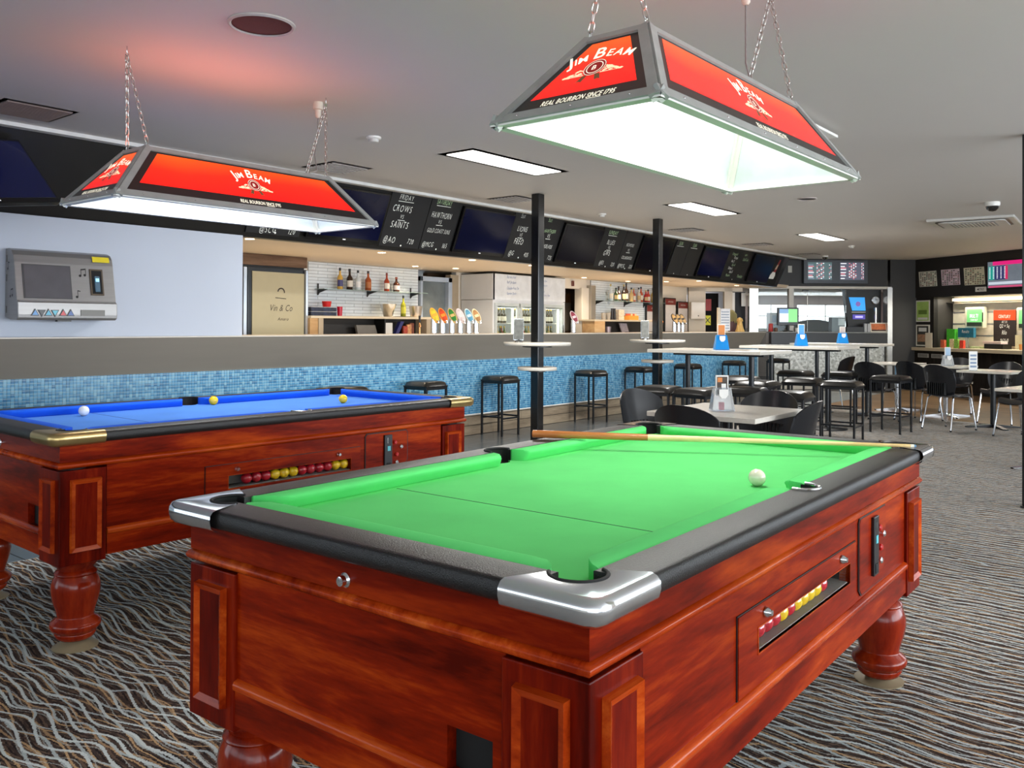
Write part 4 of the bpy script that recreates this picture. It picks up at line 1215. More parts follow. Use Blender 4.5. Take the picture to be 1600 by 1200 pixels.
for k, (c, up) in enumerate((((60, 130, 190), 1), ((20, 20, 22), 0), ((50, 160, 190), 1), ((60, 170, 190), 0), ((200, 30, 35), 1), ((40, 80, 150), 1))):
    cx = -.245 + k * .046 + (.012 if k > 3 else 0) + (.008 if k > 4 else 0)
    q = 1 if up else -1
    mb = MB(); mb.prism([(cx - .029, .052 - q * .022), (cx + .029, .052 - q * .022), (cx, .052 + q * .030)][::q], 0, .004)
    o = mb.build('button', BLACK, jb, M=Mb)
    MB().prism([(cx - .021, .052 - q * .017), (cx + .021, .052 - q * .017), (cx, .052 + q * .020)][::q], .004, .006).build('button_face', mat('btn%d%d%d' % c, c, .3), o)
bx('card_slot', .08, .26, .032, .078, 0, .003, mat('olive_slot', (84, 78, 66), .3), jb, M=Mb)
bx('yellow_sticker', .20, .33, .0, .045, 0, .002, mat('yellow_sticker', (235, 215, 50), .4), jb, M=frame((.36, -.152, .446), (1, 0, 0), (0, .028, .07)))
def note(M, s, double):
    mb = MB(); disc(mb, 0, 0, 0, .010 * s, 10); mb.quad((.006 * s, 0, 0), (.010 * s, 0, 0), (.010 * s, .05 * s, 0), (.006 * s, .05 * s, 0))
    if double:
        disc(mb, .035 * s, .006 * s, 0, .010 * s, 10); mb.quad((.041 * s, .006 * s, 0), (.045 * s, .006 * s, 0), (.045 * s, .056 * s, 0), (.041 * s, .056 * s, 0)); mb.quad((.006 * s, .042 * s, 0), (.045 * s, .048 * s, 0), (.045 * s, .058 * s, 0), (.006 * s, .052 * s, 0))
    else:
        mb.quad((.006 * s, .044 * s, 0), (.028 * s, .040 * s, 0), (.028 * s, .047 * s, 0), (.006 * s, .052 * s, 0))
    mb.build('music_note', BLACK, jb, M=M)
note(Mj @ Matrix.Translation((.10, .20, .001)), 1.0, True); note(Mj @ Matrix.Translation((.065, .035, .001)), 1.0, False)
Ms = frame((-.001, -.10, .15), (0, -1, 0), (0, 0, 1))
for (a, b, d) in ((-.05, .22, False), (.0, .02, True)): note(Ms @ Matrix.Translation((a, b, .001)), 1.0, d)
for z in (.05, .28, .42): bx('side_vent', -.002, 0, -.035, -.025, z, z + .05, mat('vent_slot', (90, 88, 84), .5), jb)
MB().box(-.05, .05, -.02, .02, -.012, 0).build('lock', BLKMET, jb, M=Mt(.36, -.12, .0))

# ================================================================ COLUMNS WITH ROUND SHELVES
def column(x, y, label, shelves):
    c = T('column', label, 'column', (x, y, 0), 0)
    MB().box(-.05, .05, -.05, .05, .014, H_C - .002).build('post', mat('black_gloss_post', (13, 14, 16), .22, coat=.4), c, bev=.006)
    bx('base_plate', -.06, .06, -.06, .06, 0.004, .014, BLKMET, c, .002)
    if shelves:
        for z, r_ in ((1.118, .36), (.855, .21)):
            MB().lathe([(r_ - .004, z - .034), (r_, z - .03), (r_, z - .004), (r_ - .004, z)], 48).build('round_shelf', STONE, c, smooth=True, shade_angle=50)
            MB().lathe([(.16 if r_ > .3 else .09, z - .052), (.16 if r_ > .3 else .09, z - .036)], 28).build('shelf_flange', BLKMET, c, smooth=True)
    return c
column(7.32, 5.60, 'black square column carrying two round shelves, nearer one', True)
column(9.97, 5.65, 'black square column carrying two round shelves, farther one', True)
column(7.21, 1.025, 'black column cut off by the right edge of the picture', False)

# ================================================================ STOOLS
def make_stool(w_, cush):
    r_ = T('bar_stool', 'x', 'stool')
    hs = w_ / 2; zt = .70
    def f(u, v):
        a, b = 2 * u - 1, 2 * v - 1
        e = (1 - abs(a) ** 6) * (1 - abs(b) ** 6)
        k = max(0, e) ** .25
        sx = math.copysign(abs(a) ** .85, a); 
        return (a * hs * cush * (1 - .04 * b * b), b * hs * cush * (1 - .04 * a * a), zt - .045 + .052 * k * (1 - .22 * (a * a + b * b) / 2))
    mb = MB().grid(f, 14, 14)
    mb.grid(lambda u, v: ((2 * u - 1) * hs * cush * .99, (1 - 2 * v) * hs * cush * .99, zt - .055), 2, 2)
    n_ = 15
    edge = [(i, 0) for i in range(14)] + [(14, j) for j in range(14)] + [(14 - i, 14) for i in range(14)] + [(0, 14 - j) for j in range(14)]
    vs_ = [f(i / 14, j / 14) for i, j in edge] + [tuple((p[0] * .99, p[1] * .99, zt - .058)) for p in [f(i / 14, j / 14) for i, j in edge]]
    m_n = len(edge); mb.add(vs_, [(k, m_n + k, m_n + (k + 1) % m_n, (k + 1) % m_n) for k in range(m_n)])
    seat = mb.build('seat', VINYL, r_, smooth=True, shade_angle=60)
    ap = MB()
    for a, b, c, d in ((-hs, hs, -hs, -hs + .022), (-hs, hs, hs - .022, hs), (-hs, -hs + .022, -hs, hs), (hs - .022, hs, -hs, hs)):
        ap.box(a + .01, b - .01, c + (.0), d, zt - .085, zt - .055)
    ap.build('apron', BLKMET, r_)
    for sx in (-1, 1):
        for sy in (-1, 1):
            x, y = sx * (hs - .012), sy * (hs - .012)
            lg_ = MB().box(x - .011, x + .011, y - .011, y + .011, .012, zt - .05).build('leg', BLKMET, r_, bev=.002, seg=1)
            MB().cyl((x, y), .014, .002, .014, 10).build('foot_cap', RUBBER, lg_)
    for a, b, c, d, z in ((-hs, hs, -hs + .004, -hs + .020, .20), (-hs, hs, hs - .020, hs - .004, .20), (-hs + .004, -hs + .020, -hs, hs, .215), (hs - .020, hs - .004, -hs, hs, .215)):
        bx('footrest', a + .015 if b > a and abs(b - a) > .1 else a, b - .015 if abs(b - a) > .1 else b, c + .015 if abs(d - c) > .1 else c, d - .015 if abs(d - c) > .1 else d, z, z + .018, BLKMET, r_)
    return r_
s0 = make_stool(.33, 1.06); s0.location = (5.46, 6.50, 0)
s0['label'] = 'black stool at the bar, behind the right end of the blue table, leftmost'; s0['group'] = 'stools along the mosaic bar front'
BS = [(6.55, 6.50, .03, 'black stool at the bar, just past the right end of the blue table'), (7.86, 6.56, .0, 'black stool at the mosaic bar, left of the nearer column'),
      (9.72, 6.52, -.05, 'black stool at the mosaic bar, between the two shelf columns'), (11.05, 6.56, .05, 'black stool at the mosaic bar, just left of the farther column'),
      (12.45, 6.5, .0, 'black stool at the bar, just right of the farther column'), (14.15, 6.5, .1, 'black stool at the bar, below the first blue menu holder'),
      (15.75, 6.35, .0, 'last black stool, at the far end of the bar')]
for x, y, rz, lb_ in BS: dup(s0, (x, y, 0), rz, lb_, 'stools along the mosaic bar front')
s1 = make_stool(.38, 1.08); s1.location = (7.62, 4.30, 0); s1.rotation_euler.z = .1
s1['label'] = 'padded black stool behind the round-backed chairs, left of the first high table'; s1['group'] = 'padded stools around the high tables'
HS = [(7.58, 3.83, -.12, 'padded black stool left of the first high table, behind the low table menu'), (8.06, 3.58, .2, 'padded black stool pushed under the first high table'),
      (7.80, 3.05, .1, 'padded black stool at the near end of the first high table'), (9.14, 3.92, .0, 'padded black stool right of the first high table, near its pole'),
      (9.81, 4.42, .1, 'padded black stool between the first and second high tables, back one'),
      (10.02, 3.74, .1, 'padded black stool left of the second high table pole, higher one'), (9.74, 3.20, .05, 'padded black stool directly in front of the second high table'),
      (11.65, 4.45, .0, 'padded black stool beyond the second high table, back one'), (11.72, 3.88, .1, 'padded black stool beyond the second high table, front one'),
      (11.25, 3.10, -.1, 'padded black stool at the near right corner of the second high table')]
for x, y, rz, lb_ in HS: dup(s1, (x, y, 0), rz, lb_, 'padded stools around the high tables')

# ================================================================ TABLES
def high_table(x0, x1, y0, y1, label, proto=None):
    cx, cy = (x0 + x1) / 2, (y0 + y1) / 2
    r_ = T('high_table', label, 'table', (cx, cy, 0), 0, 'high tables in the middle of the room')
    hx, hy = (x1 - x0) / 2, (y1 - y0) / 2
    MB().box(-hx, hx, -hy, hy, 1.015, 1.05).build('tabletop', STONE, r_, bev=.004)
    bx('under_rail', -.05, .05, -hy + .12, hy - .12, .985, 1.015, BLKMET, r_)
    for q in (-1, 1):
        y = q * (hy - .27)
        p = MB().cyl((0, y), .029, .03, .99, 20).build('pole', BLKMET, r_, smooth=True)
        MB().lathe([(.24, .003), (.24, .012), (.20, .022), (.05, .034)], 32, (0, y, 0)).build('base_disc', BLKMET, r_, smooth=True)
    return r_
high_table(8.11, 8.93, 3.45, 4.72, 'long high table with a blue menu holder, nearest of the three')
high_table(10.64, 11.46, 3.54, 4.82, 'long high table with a blue menu holder, middle of the three')
high_table(12.78, 13.60, 3.70, 4.98, 'long high table with a blue menu holder, farthest of the three')

lt = T('cafe_table', 'square pale-topped low table between the dark chairs behind the green pool table', 'table', (5.385, 2.52, 0))
MB().box(-.415, .415, -.375, .375, .708, .74).build('tabletop', STONE, lt, bev=.004)
MB().cyl((0, 0), .035, .03, .71, 20).build('pole', BLKMET, lt, smooth=True)
bx('under_plate', -.2, .2, -.2, .2, .695, .708, BLKMET, lt)
for k in range(4):
    bx('foot', .02, .34, -.03, .03, .004, .034, BLKMET, lt, .004, M=Matrix.Rotation(R(45 + 90 * k), 4, 'Z'))

def cafe_table(x, y, rz, label, chrome, w_=.66):
    r_ = T('cafe_table', label, 'table', (x, y, 0), rz, 'low tables in the betting corner')
    MB().box(-w_ / 2, w_ / 2, -w_ / 2, w_ / 2, .712, .74).build('tabletop', STONE, r_, bev=.004)
    mm = CHROME if chrome else BLKMET
    MB().cyl((0, 0), .034, .03, .712, 20).build('pole', mm, r_, smooth=True)
    bx('under_plate', -.16, .16, -.16, .16, .70, .712, BLKMET, r_)
    for k in range(4):
        mb = MB(); mb.prism([(.03, .003), (.34, .003), (.34, .014), (.06, .04), (.03, .04)], -.032, .032, 'y')
        mb.build('foot', mm, r_, M=Matrix.Rotation(R(45 + 90 * k), 4, 'Z'))
        MB().cyl((.33, 0), .022, .002, .012, 12).build('glide', RUBBER, r_, M=Matrix.Rotation(R(45 + 90 * k), 4, 'Z'))
    return r_
cafe_table(13.84, 3.05, R(-8), 'chrome-legged low table with a white menu card, left of the black-legged one', True)
cafe_table(12.68, 2.23, R(-10), 'black-legged low table with an upright menu in the betting corner', False)
cafe_table(14.3, 3.85, R(-5), 'chrome-legged low table farthest back, in front of the posters', True)
cafe_table(9.28, 1.16, R(-12), 'low table cut off by the right edge of the picture', True, .70)

# ================================================================ CHAIRS
RIBS = mat('ribbed_black_plastic', (16, 16, 17), .4)
def make_chair(label, shell=PLAST, chrome=True):
    r_ = T('cafe_chair', label, 'chair')
    # backrest: rounded shell, leaning; chair faces +y, back at y<0
    def back(u, v, off):
        a = 2 * u - 1
        # height runs from seat to top; outline narrows at the waist and is round at the top
        z = .44 + .39 * v
        hw = (.175 + .045 * math.sin(PI * min(1, v * .95)) if v < .75 else .2205 * math.sqrt(max(0.0, 1 - ((v - .70) / .305) ** 2)))
        hw = max(hw, .012)
        x = a * hw
        y = -.19 - .10 * v + .085 * (abs(x) / .22) ** 2 - off
        return (x, y, z)
    NU, NV = 14, 14
    def vv(j): return 1 - (1 - j) ** 1.7
    mb = MB().grid(lambda u, v: back(u, vv(v), 0), NU, NV)
    mb.grid(lambda u, v: back(1 - u, vv(v), .011), NU, NV)
    rim = [(i, 0) for i in range(NU)] + [(NU, j) for j in range(NV)] + [(NU - i, NV) for i in range(NU)] + [(0, NV - j) for j in range(NV)]
    A = [back(i / NU, vv(j / NV), 0) for i, j in rim]; B = [back(i / NU, vv(j / NV), .011) for i, j in rim]; n = len(rim)
    mb.add(A + B, [(k, (k + 1) % n, n + (k + 1) % n, n + k) for k in range(n)])
    bk = mb.build('backrest', shell, r_, smooth=True, shade_angle=60)
    def seat(u, v, off):
        a = 2 * u - 1; b = 2 * v - 1
        hw = .215 - .03 * v
        y = -.20 + .42 * (1 - v) if False else -.21 + .43 * v
        z = .455 + .018 * a * a - .035 * math.exp(-((v - .35) / .3) ** 2) - (.05 * max(0, v - .8) / .2 if v > .8 else 0) - off
        return (a * (.205 if v < .8 else .205 - .05 * ((v - .8) / .2) ** 2), y, z)
    mb = MB().grid(lambda u, v: seat(u, v, 0), 12, 12)
    mb.grid(lambda u, v: seat(1 - u, v, .012), 12, 12)
    rim = [(i, 0) for i in range(12)] + [(12, j) for j in range(12)] + [(12 - i, 12) for i in range(12)] + [(0, 12 - j) for j in range(12)]
    A = [seat(i / 12, j / 12, 0) for i, j in rim]; B = [seat(i / 12, j / 12, .012) for i, j in rim]; n = len(rim)
    mb.add(A + B, [(k, (k + 1) % n, n + (k + 1) % n, n + k) for k in range(n)])
    mb.build('seat', shell, r_, smooth=True, shade_angle=60)
    rb = MB()
    for i in range(9):
        x = -.12 + .03 * i
        rb.box(x - .006, x + .006, -.235 - .012, -.212, .45, .60)
    rb.build('rib_panel', RIBS, r_)
    for sx in (-1, 1):
        lg_ = MB().tube([(sx * .15, .12, .435), (sx * .165, .15, .43), (sx * .18, .175, .40), (sx * .215, .225, .01)], .010, 8).build('leg', CHROME if chrome else BLKMET, r_, smooth=True)
        MB().cyl((sx * .215, .225), .013, .002, .02, 10).build('foot_cap', RUBBER, lg_)
        lg_ = MB().tube([(sx * .15, -.10, .435), (sx * .165, -.13, .43), (sx * .18, -.16, .40), (sx * .205, -.235, .01)], .010, 8).build('leg', CHROME if chrome else BLKMET, r_, smooth=True)
        MB().cyl((sx * .205, -.235), .013, .002, .02, 10).build('foot_cap', RUBBER, lg_)
        MB().tube([(sx * .15, .12, .435), (sx * .15, -.10, .435)], .010, 8).build('seat_rail', CHROME if chrome else BLKMET, r_, smooth=True)
    return r_
c0 = make_chair('curved black shell chair reflecting blue light, leftmost at the low table')
c0.location = (5.52, 3.10, 0); c0.rotation_euler.z = R(166)
GL_ = 'shell chairs at the low table behind the green pool table'; GR_ = 'chrome-legged shell chairs in the betting corner'
c0['group'] = GL_
def ch(x, y, az, label, g): return dup(c0, (x, y, 0), az, label, g)
ch(4.90, 2.47, R(-90), 'broad black shell chair seen from behind, against the low table corner', GL_)
ch(5.84, 2.50, R(90), 'black shell chair behind the right of the low table, only its rounded top showing', GL_)
ch(5.44, 2.22, R(6), 'black shell chair turned edge-on at the right of the low table', GL_)
ch(12.93, 3.20, R(-112), 'left of the two big chrome-legged black chairs by the betting tables', GR_)
ch(12.05, 2.62, R(-115), 'right of the two big chrome-legged black chairs by the betting tables', GR_)
ch(12.35, 3.60, R(-100), 'black shell chair behind the rightmost padded stool', GR_)
ch(14.15, 4.75, R(-10), 'small black chair back in front of the silver counter panel', GR_)
ch(11.75, 1.75, R(60), 'black shell chair cut off by the column at the right edge, back catching light', GR_)
ch(14.55, 3.05, R(95), 'black shell chair facing the left chrome-legged table, behind its menu card', GR_)
ch(13.30, 2.25, R(80), 'black shell chair behind the black-legged low table', GR_)

# ================================================================ MENU HOLDERS
BLUEP = mat('blue_translucent_plastic', (6, 150, 236), .15, trans=.2, var=.05)
CLEARP = mat('clear_plastic', (215, 222, 228), .08, trans=.75, var=.03)
def holder(x, y, z, rz, label, body, card, h=.26, extra=True):
    r_ = T('menu_holder', label, 'menu holder', (x, y, z + .001), rz)
    MB().add([(-.075, -.055, 0), (.075, -.055, 0), (.055, -.028, .155), (-.055, -.028, .155), (-.075, .055, 0), (.075, .055, 0), (.055, .028, .155), (-.055, .028, .155)],
             [(0, 1, 2, 3), (5, 4, 7, 6), (1, 5, 6, 2), (4, 0, 3, 7), (0, 4, 5, 1)]).build('caddy', body, r_, bev=.004)
    bx('card_frame', -.042, .042, -.008, .008, .10, h, WHITE, r_, .002)
    bx('card_print', -.034, .034, -.010, .010, .11, h - .010, card, r_)
    MB().prism([(-.030, .145), (-.030, .108), (-.012, .086), (.012, .086), (.030, .108), (.030, .145)], -.052, -.047, 'y').build('white_tag', WHITE, r_)
    return r_
ORG = mat('orange_card', (215, 130, 60), .5)
BLC = mat('bright_blue_card', (60, 150, 215), .4)
DCARD = mat('dark_food_card', (70, 56, 44), .5, var=.5, scale=40)
VR = R(-50)
holder(8.50, 4.05, 1.05, VR, 'blue plastic menu holder with an orange card, on the nearest high table', BLUEP, ORG, .27)
holder(11.05, 4.15, 1.05, VR, 'blue plastic menu holder with a blue card, on the middle high table', BLUEP, BLC, .28)
holder(13.20, 4.33, 1.05, VR, 'blue plastic menu holder with a pale card, on the farthest high table', BLUEP, mat('pale_card', (205, 190, 185), .5), .25)
h4 = holder(5.30, 2.52, .74, VR, 'clear plastic menu holder with a dark photo card and red sachets, on the low table', CLEARP, DCARD, .235)
bx('red_sachets', -.03, .005, -.045, -.02, .01, .06, mat('pink_red_packet', (220, 50, 80), .4), h4, .003)
bx('orange_print', -.030, .0, -.0115, -.0105, .19, .22, ORG, h4)
bx('white_print', -.005, .025, -.0115, -.0105, .14, .18, WHITE, h4)
h5 = holder(13.72, 3.00, .74, VR, 'white-blue menu card holder on the left chrome-legged table', CLEARP, mat('blue_white_card', (170, 200, 225), .4), .27)
def card(x, y, z, label, h=.24, w_=.10):
    r_ = T('menu_stand', label, 'menu stand', (x, y, z + .001), VR)
    bx('base', -.04, .04, -.03, .03, 0, .006, CLEARP, r_, .002)
    bx('board', -w_ / 2, w_ / 2, -.004, .004, .006, h, WHITE, r_, .002)
    for k in range(4): bx('text_block', -w_ / 2 + .015, w_ / 2 - .015, -.0055, -.004, .04 + k * (h - .06) / 4, .03 + (k + .75) * (h - .06) / 4, mat('grey_print', (130, 150, 175), .5), r_)
    return r_
card(12.45, 2.42, .74, 'upright white menu with pale text on the black-legged table', .25, .11)
def pstand(x, y, z, label):
    r_ = T('leaflet_stand', label, 'menu stand', (x, y, z + .001), R(-38))
    bx('leaflet', -.048, .048, -.022, -.013, .03, .24, mat('grey_leaflet', (96, 96, 90), .4, var=.4, scale=25), r_)
    bx('sleeve', -.055, .055, -.012, -.007, .02, .25, CLEARP, r_)
    MB().lathe([(.05, 0), (.045, .01), (.012, .03)], 16).build('foot', STEELL, r_, smooth=True)
    return r_
pstand(7.12, 5.70, 1.118, 'clear leaflet stand on the round shelf of the nearer column')
pstand(9.76, 5.72, 1.118, 'clear leaflet stand with grey flyer on the farther column shelf')

# ================================================================ BEHIND THE BAR
def bottle(name, x, y, z, h, r_, col, label, group, capc=(20, 18, 16), labc=(225, 220, 205), trans=.0, square=False):
    b = T(name, label, 'bottle', (x, y, z), 0, group)
    key = 'bottle_glass_%d_%d_%d' % col
    gm = mat(key, col, .06, var=.1, coat=.5, trans=trans)
    nk = h * .30
    MB().lathe([(r_ * .9, 0), (r_, .006), (r_, h * .52), (r_ * .92, h * .58), (r_ * .45, h * .68), (r_ * .34, h * .74), (r_ * .34, h * .90)], 16).build('body', gm, b, smooth=True, shade_angle=50)
    MB().lathe([(r_ * .40, h * .87), (r_ * .40, h)], 12).build('cap', mat('cap_%d_%d_%d' % capc, capc, .3), b, smooth=True)
    if labc:
        a_ = [R(-200 + 14 * k) for k in range(13)]
        MB().grid(lambda u, v: ((r_ + .0008) * math.cos(a_[int(round(u * 12))] + .3), (r_ + .0008) * math.sin(a_[int(round(u * 12))] + .3), h * (.14 + .30 * v)), 12, 1).build('label', mat('label_%d_%d_%d' % labc, labc, .5), b, smooth=True)
    return b
shl = T('bottle_shelf', 'glass shelf on black brackets carrying six bottles on the left splashback', 'shelf')
bx('glass_board', 6.95, 8.80, 8.70, 8.89, 1.742, 1.750, mat('shelf_glass_edge', (190, 215, 210), .05, trans=.6), shl)
for x in (7.0, 7.83, 8.64):
    br = MB(); br.prism([(8.89, 1.82), (8.89, 1.67), (8.86, 1.70), (8.70, 1.738), (8.70, 1.742), (8.88, 1.742), (8.88, 1.82)], x - .008, x + .008, 'x'); br.build('bracket', BLACK, shl)
for x, h, r_, col, lc, cc, lb_ in ((7.277, .280, .038, (214, 170, 80), (70, 70, 120), (20, 20, 20), 'gold bottle with a dark blue label, leftmost on the left bar shelf'),
      (7.438, .275, .042, (40, 20, 16), (215, 210, 200), (16, 16, 16), 'dark bottle with a large white label, second on the left bar shelf'),
      (7.580, .262, .038, (210, 220, 225), (235, 235, 235), (16, 16, 16), 'clear bottle with a black cap, third on the left bar shelf'),
      (7.757, .262, .042, (168, 78, 34), (178, 104, 50), (50, 30, 20), 'broad amber whisky bottle, fourth on the left bar shelf'),
      (8.092, .255, .038, (170, 56, 30), (235, 225, 215), (120, 40, 24), 'amber bottle with a white oval label, fifth on the left bar shelf'),
      (8.271, .205, .046, (76, 34, 20), (200, 190, 190), (150, 70, 40), 'short squat dark bottle, rightmost on the left bar shelf')):
    bottle('spirit_bottle', x, 8.79, 1.7505, h, r_, col, lb_, 'bottles on the left bar shelf', cc, lc)

# left back bench with open shelves
bb = T('back_bench', 'pale timber back bench with dark open shelves, left bar bay', 'bench')
bx('end_panel', 6.50, 6.62, 8.40, 8.90, .0, 1.372, TIMBER, bb)
bx('bench_top', 6.50, 8.62, 8.38, 8.905, 1.372, 1.402, mat('bench_top', (206, 192, 166), .4, var=.04), bb, .003)
bx('fascia_post', 6.62, 6.69, 8.385, 8.42, .0, 1.372, TAUPE, bb)
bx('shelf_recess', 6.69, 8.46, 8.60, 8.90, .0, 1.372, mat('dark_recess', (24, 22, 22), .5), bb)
bx('divider', 7.70, 7.72, 8.40, 8.60, .0, 1.372, BLACK, bb)
bx('fascia_post', 8.46, 8.62, 8.385, 8.90, .0, 1.372, TAUPE, bb)
bx('lower_shelf', 6.69, 8.46, 8.40, 8.60, 1.10, 1.12, TAUPE, bb)
def thing1(name, label, cat, mb, m, group=None, loc=None, bev=0, smooth=False):
    o = mb.build(name, m, None, bev=bev, smooth=smooth)
    if loc: o.location = loc
    return tag(o, label, cat, group)
thing1('monitor', 'slanted grey monitor back in the shelf under the left bottle bench', 'monitor', MB().prism([(-.14, 0), (.20, 0), (.14, .17), (-.18, .17)], -.02, .02, 'y'), mat('grey_monitor', (110, 106, 100), .4), None, (7.47, 8.50, 1.121), .004)
thing1('paper_sheet', 'white printed sheet leaning in the right shelf of the left bench', 'paper', MB().box(-.1, .1, -.004, .004, 0, .2), WHITE, None, (7.83, 8.5, 1.121))
thing1('ring_binder', 'dark blue folder leaning diagonally under the left bench', 'folder', MB().prism([(-.03, 0), (.03, 0), (.16, .22), (.10, .22)], -.03, .03, 'y'), mat('navy_folder', (40, 44, 110), .4), None, (7.96, 8.5, 1.121), .003)
sn = T('snack_packs', 'colourful snack packets in the shelf beside the blue folder', 'snacks', (8.2, 8.5, 1.121))
for k, (dx, c) in enumerate(((-.04, (170, 60, 40)), (.04, (210, 150, 100)), (.10, (120, 60, 40)))):
    bx('packet', dx - .05, dx + .03, -.03 + .01 * k, .01 + .01 * k, 0, .16 + .02 * k, mat('packet_%d' % k, c, .35, var=.5, scale=30), sn, .008)
for k in range(2):
    b = T('board_game', 'dark blue patterned box %s at the left of the bench' % ('under the red cup, lower one' if k == 0 else 'topmost under the red cup'), 'box', (6.87, 8.70, 1.403 + k * .056), 0)
    bx('carton', -.20, .20, -.10, .10, 0, .052, mat('navy_patterned_box', (34, 44, 70), .4, var=.9, scale=25), b, .003)
    bx('white_edge', -.20, .20, -.101, .101, .050, .054, WHITE, b)
def cup(x, y, z, r0, r1, h, m, label, group=None):
    t = .003
    o = MB().lathe([(r0 * .9, 0), (r0, 0.002), (r1, h), (r1 - t, h), (r0 - t, .006), (0.001, .006)], 24, cap=True).build('cup', m, smooth=True, shade_angle=50)
    o.location = (x, y, z); return tag(o, label, 'cup', group)
REDP_ = mat('red_plastic', (205, 28, 30), .3)
cup(6.975, 8.68, 1.516, .050, .062, .072, REDP_, 'wide red plastic cup on top of the dark blue boxes')
cup(7.135, 8.62, 1.403, .030, .036, .120, mat('crimson_plastic', (200, 20, 50), .3), 'tall crimson cup beside the dark blue boxes')
cup(8.0, 8.66, 1.403, .058, .112, .172, STEELL, 'shiny steel ice bucket on the left bar bench')
cup(8.52, 8.66, 1.403, .075, .095, .155, mat('warm_steel_tub', (190, 178, 165), .25, .8), 'stack of pale steel tubs at the right end of the left bench')
tr_ = tag(MB().lathe([(.13, 0), (.14, .006), (.13, .008), (.0, .006)], 28).build('serving_tray', BLACK, smooth=True), 'round black tray under the green wine bottle', 'tray'); tr_.location = (8.24, 8.62, 1.403)
bottle('wine_bottle', 8.262, 8.64, 1.412, .285, .036, (176, 176, 50), 'yellow-green wine bottle standing alone on the left bench', None, (30, 30, 24), (210, 205, 60))

# fridges with branded doors at the far left
fb = T('bar_fridge', 'tall twin fridge with beige printed doors and black frames, behind the white wall end', 'fridge')
bx('carcass', 4.40, 6.50, 8.52, 8.90, 0, 1.97, mat('black_fridge', (18, 18, 18), .4), fb)
bx('pelmet', 4.40, 6.50, 8.46, 8.90, 1.97, 2.095, wood('brown_pelmet', (92, 70, 56), (112, 88, 70), (128, 102, 84), 'x', rough=.4, coat=.1), fb)
BEI = mat('beige_door_print', (178, 168, 134), .3, var=.02)
for x0, x1 in ((4.72, 5.56), (5.74, 6.46)):
    bx('door_frame', x0 - .05, x1 + .05, 8.47, 8.52, .1, 1.95, mat('black_door_frame', (16, 17, 20), .2), fb, .004)
    d_ = bx('door', x0, x1, 8.462, 8.47, .14, 1.90, BEI, fb)
    xm = (x0 + x1) / 2
    mb = MB()
    disc(mb, xm + .03, 1.60, .035, .06, 20); 
    mb2 = MB(); text(mb2, 'Vin & Co', 0, -.17, .075, xs=.75, shear=.25, off=-.006); text(mb2, 'Amaro', .03, -.28, .035, shear=.3)
    for a in range(12): disc(mb2, .0 + .045 * math.cos(R(15 * a)), .05 + .045 * math.sin(R(15 * a)), 0, .009, 6)
    mb2.quad((-.08, -.02, 0), (.07, -.03, 0), (.07, -.022, 0), (-.08, -.012, 0))
    mb2.build('door_lettering', mat('brown_ink', (52, 42, 34), .5), d_, M=frame((xm + .03, 8.460, 1.62), (1, 0, 0), (0, 0, 1)))
bx('bright_post', 5.615, 5.655, 8.44, 8.47, .1, 1.94, mat('bright_extrusion', (205, 212, 220), .2, .6), fb)
bx('bright_post', 6.47, 6.50, 8.44, 8.47, .1, 1.94, mat('bright_extrusion'), fb)
bx('white_stile', 6.505, 6.60, 8.60, 8.9, 1.404, 2.095, WHITE, fb)

# cool room with glass doors and bottles
cr = T('cool_room', 'white cool room box with lit glass doors and whiteboard panels above', 'cool room')
CRM_ = mat('coolroom_panel', (214, 216, 218), .35, var=.02)
X0, X1, YF, YB = 9.756, 11.59, 8.30, 8.93
bx('side_panel', X0, X0 + .04, YF, YB, 0, 1.675, CRM_, cr)
bx('side_panel', X0 - .006, X0 + .04, YF - .006, YB, 1.683, 2.065, CRM_, cr)
bx('top_panel', X0, X1, YF, YB, 2.065, 2.075, BLACK, cr)
bx('whiteboard', X0 + .003, 10.66, YF - .006, YF + .03, 1.683, 2.065, mat('whiteboard', (232, 236, 240), .2), cr)
bx('whiteboard', 10.665, X1, YF - .006, YF + .03, 1.683, 2.065, mat('whiteboard'), cr)
bx('end_panel', X1 - .04, X1, YF, YB, 0, 1.675, CRM_, cr)
bx('back_panel', X0 + .04, X1 - .04, 8.85, 8.90, 0, 1.675, mat('lit_liner', (235, 240, 238), .5), cr)
bx('sill', X0 + .04, X1 - .04, YF, YB, 0, .2, CRM_, cr)
bx('door_header', X0 + .04, X1 - .04, YF, YF + .05, 1.63, 1.683, CRM_, cr)
MK = mat('blue_marker', (70, 110, 170), .6)
mb = MB()
for s, y_ in (('Buy me a beer', .14), ('Raff Jim Beam', .06), ('Canadian Fruit Tin', -.03), ('Summer Draft', -.11)): text(mb, s, -.22, y_, .042, xs=.6, align='l', shear=.2, off=-.01, jit=.06)
mb.build('marker_lettering', MK, cr, M=frame((10.30, YF - .008, 1.87), (1, 0, 0), (0, 0, 1)))
mb = MB()
for s, y_ in (('Happy hour 5pm', .12), ('1/2 price tap pots', .05), ('Sunday 3pm', -.05), ('Every day 11am to 9pm', -.11)): text(mb, s, -.34, y_, .034, xs=.6, align='l', shear=.2, off=-.01, jit=.06)
mb.build('marker_lettering', MK, cr, M=frame((11.22, YF - .008, 1.87), (1, 0, 0), (0, 0, 1)))
FR_ = mat('fridge_door_frame', (196, 204, 206), .25, .3)
LIT = mat('fridge_lamp', (255, 255, 240), .5, emit=(255, 252, 225), estr=3.5)
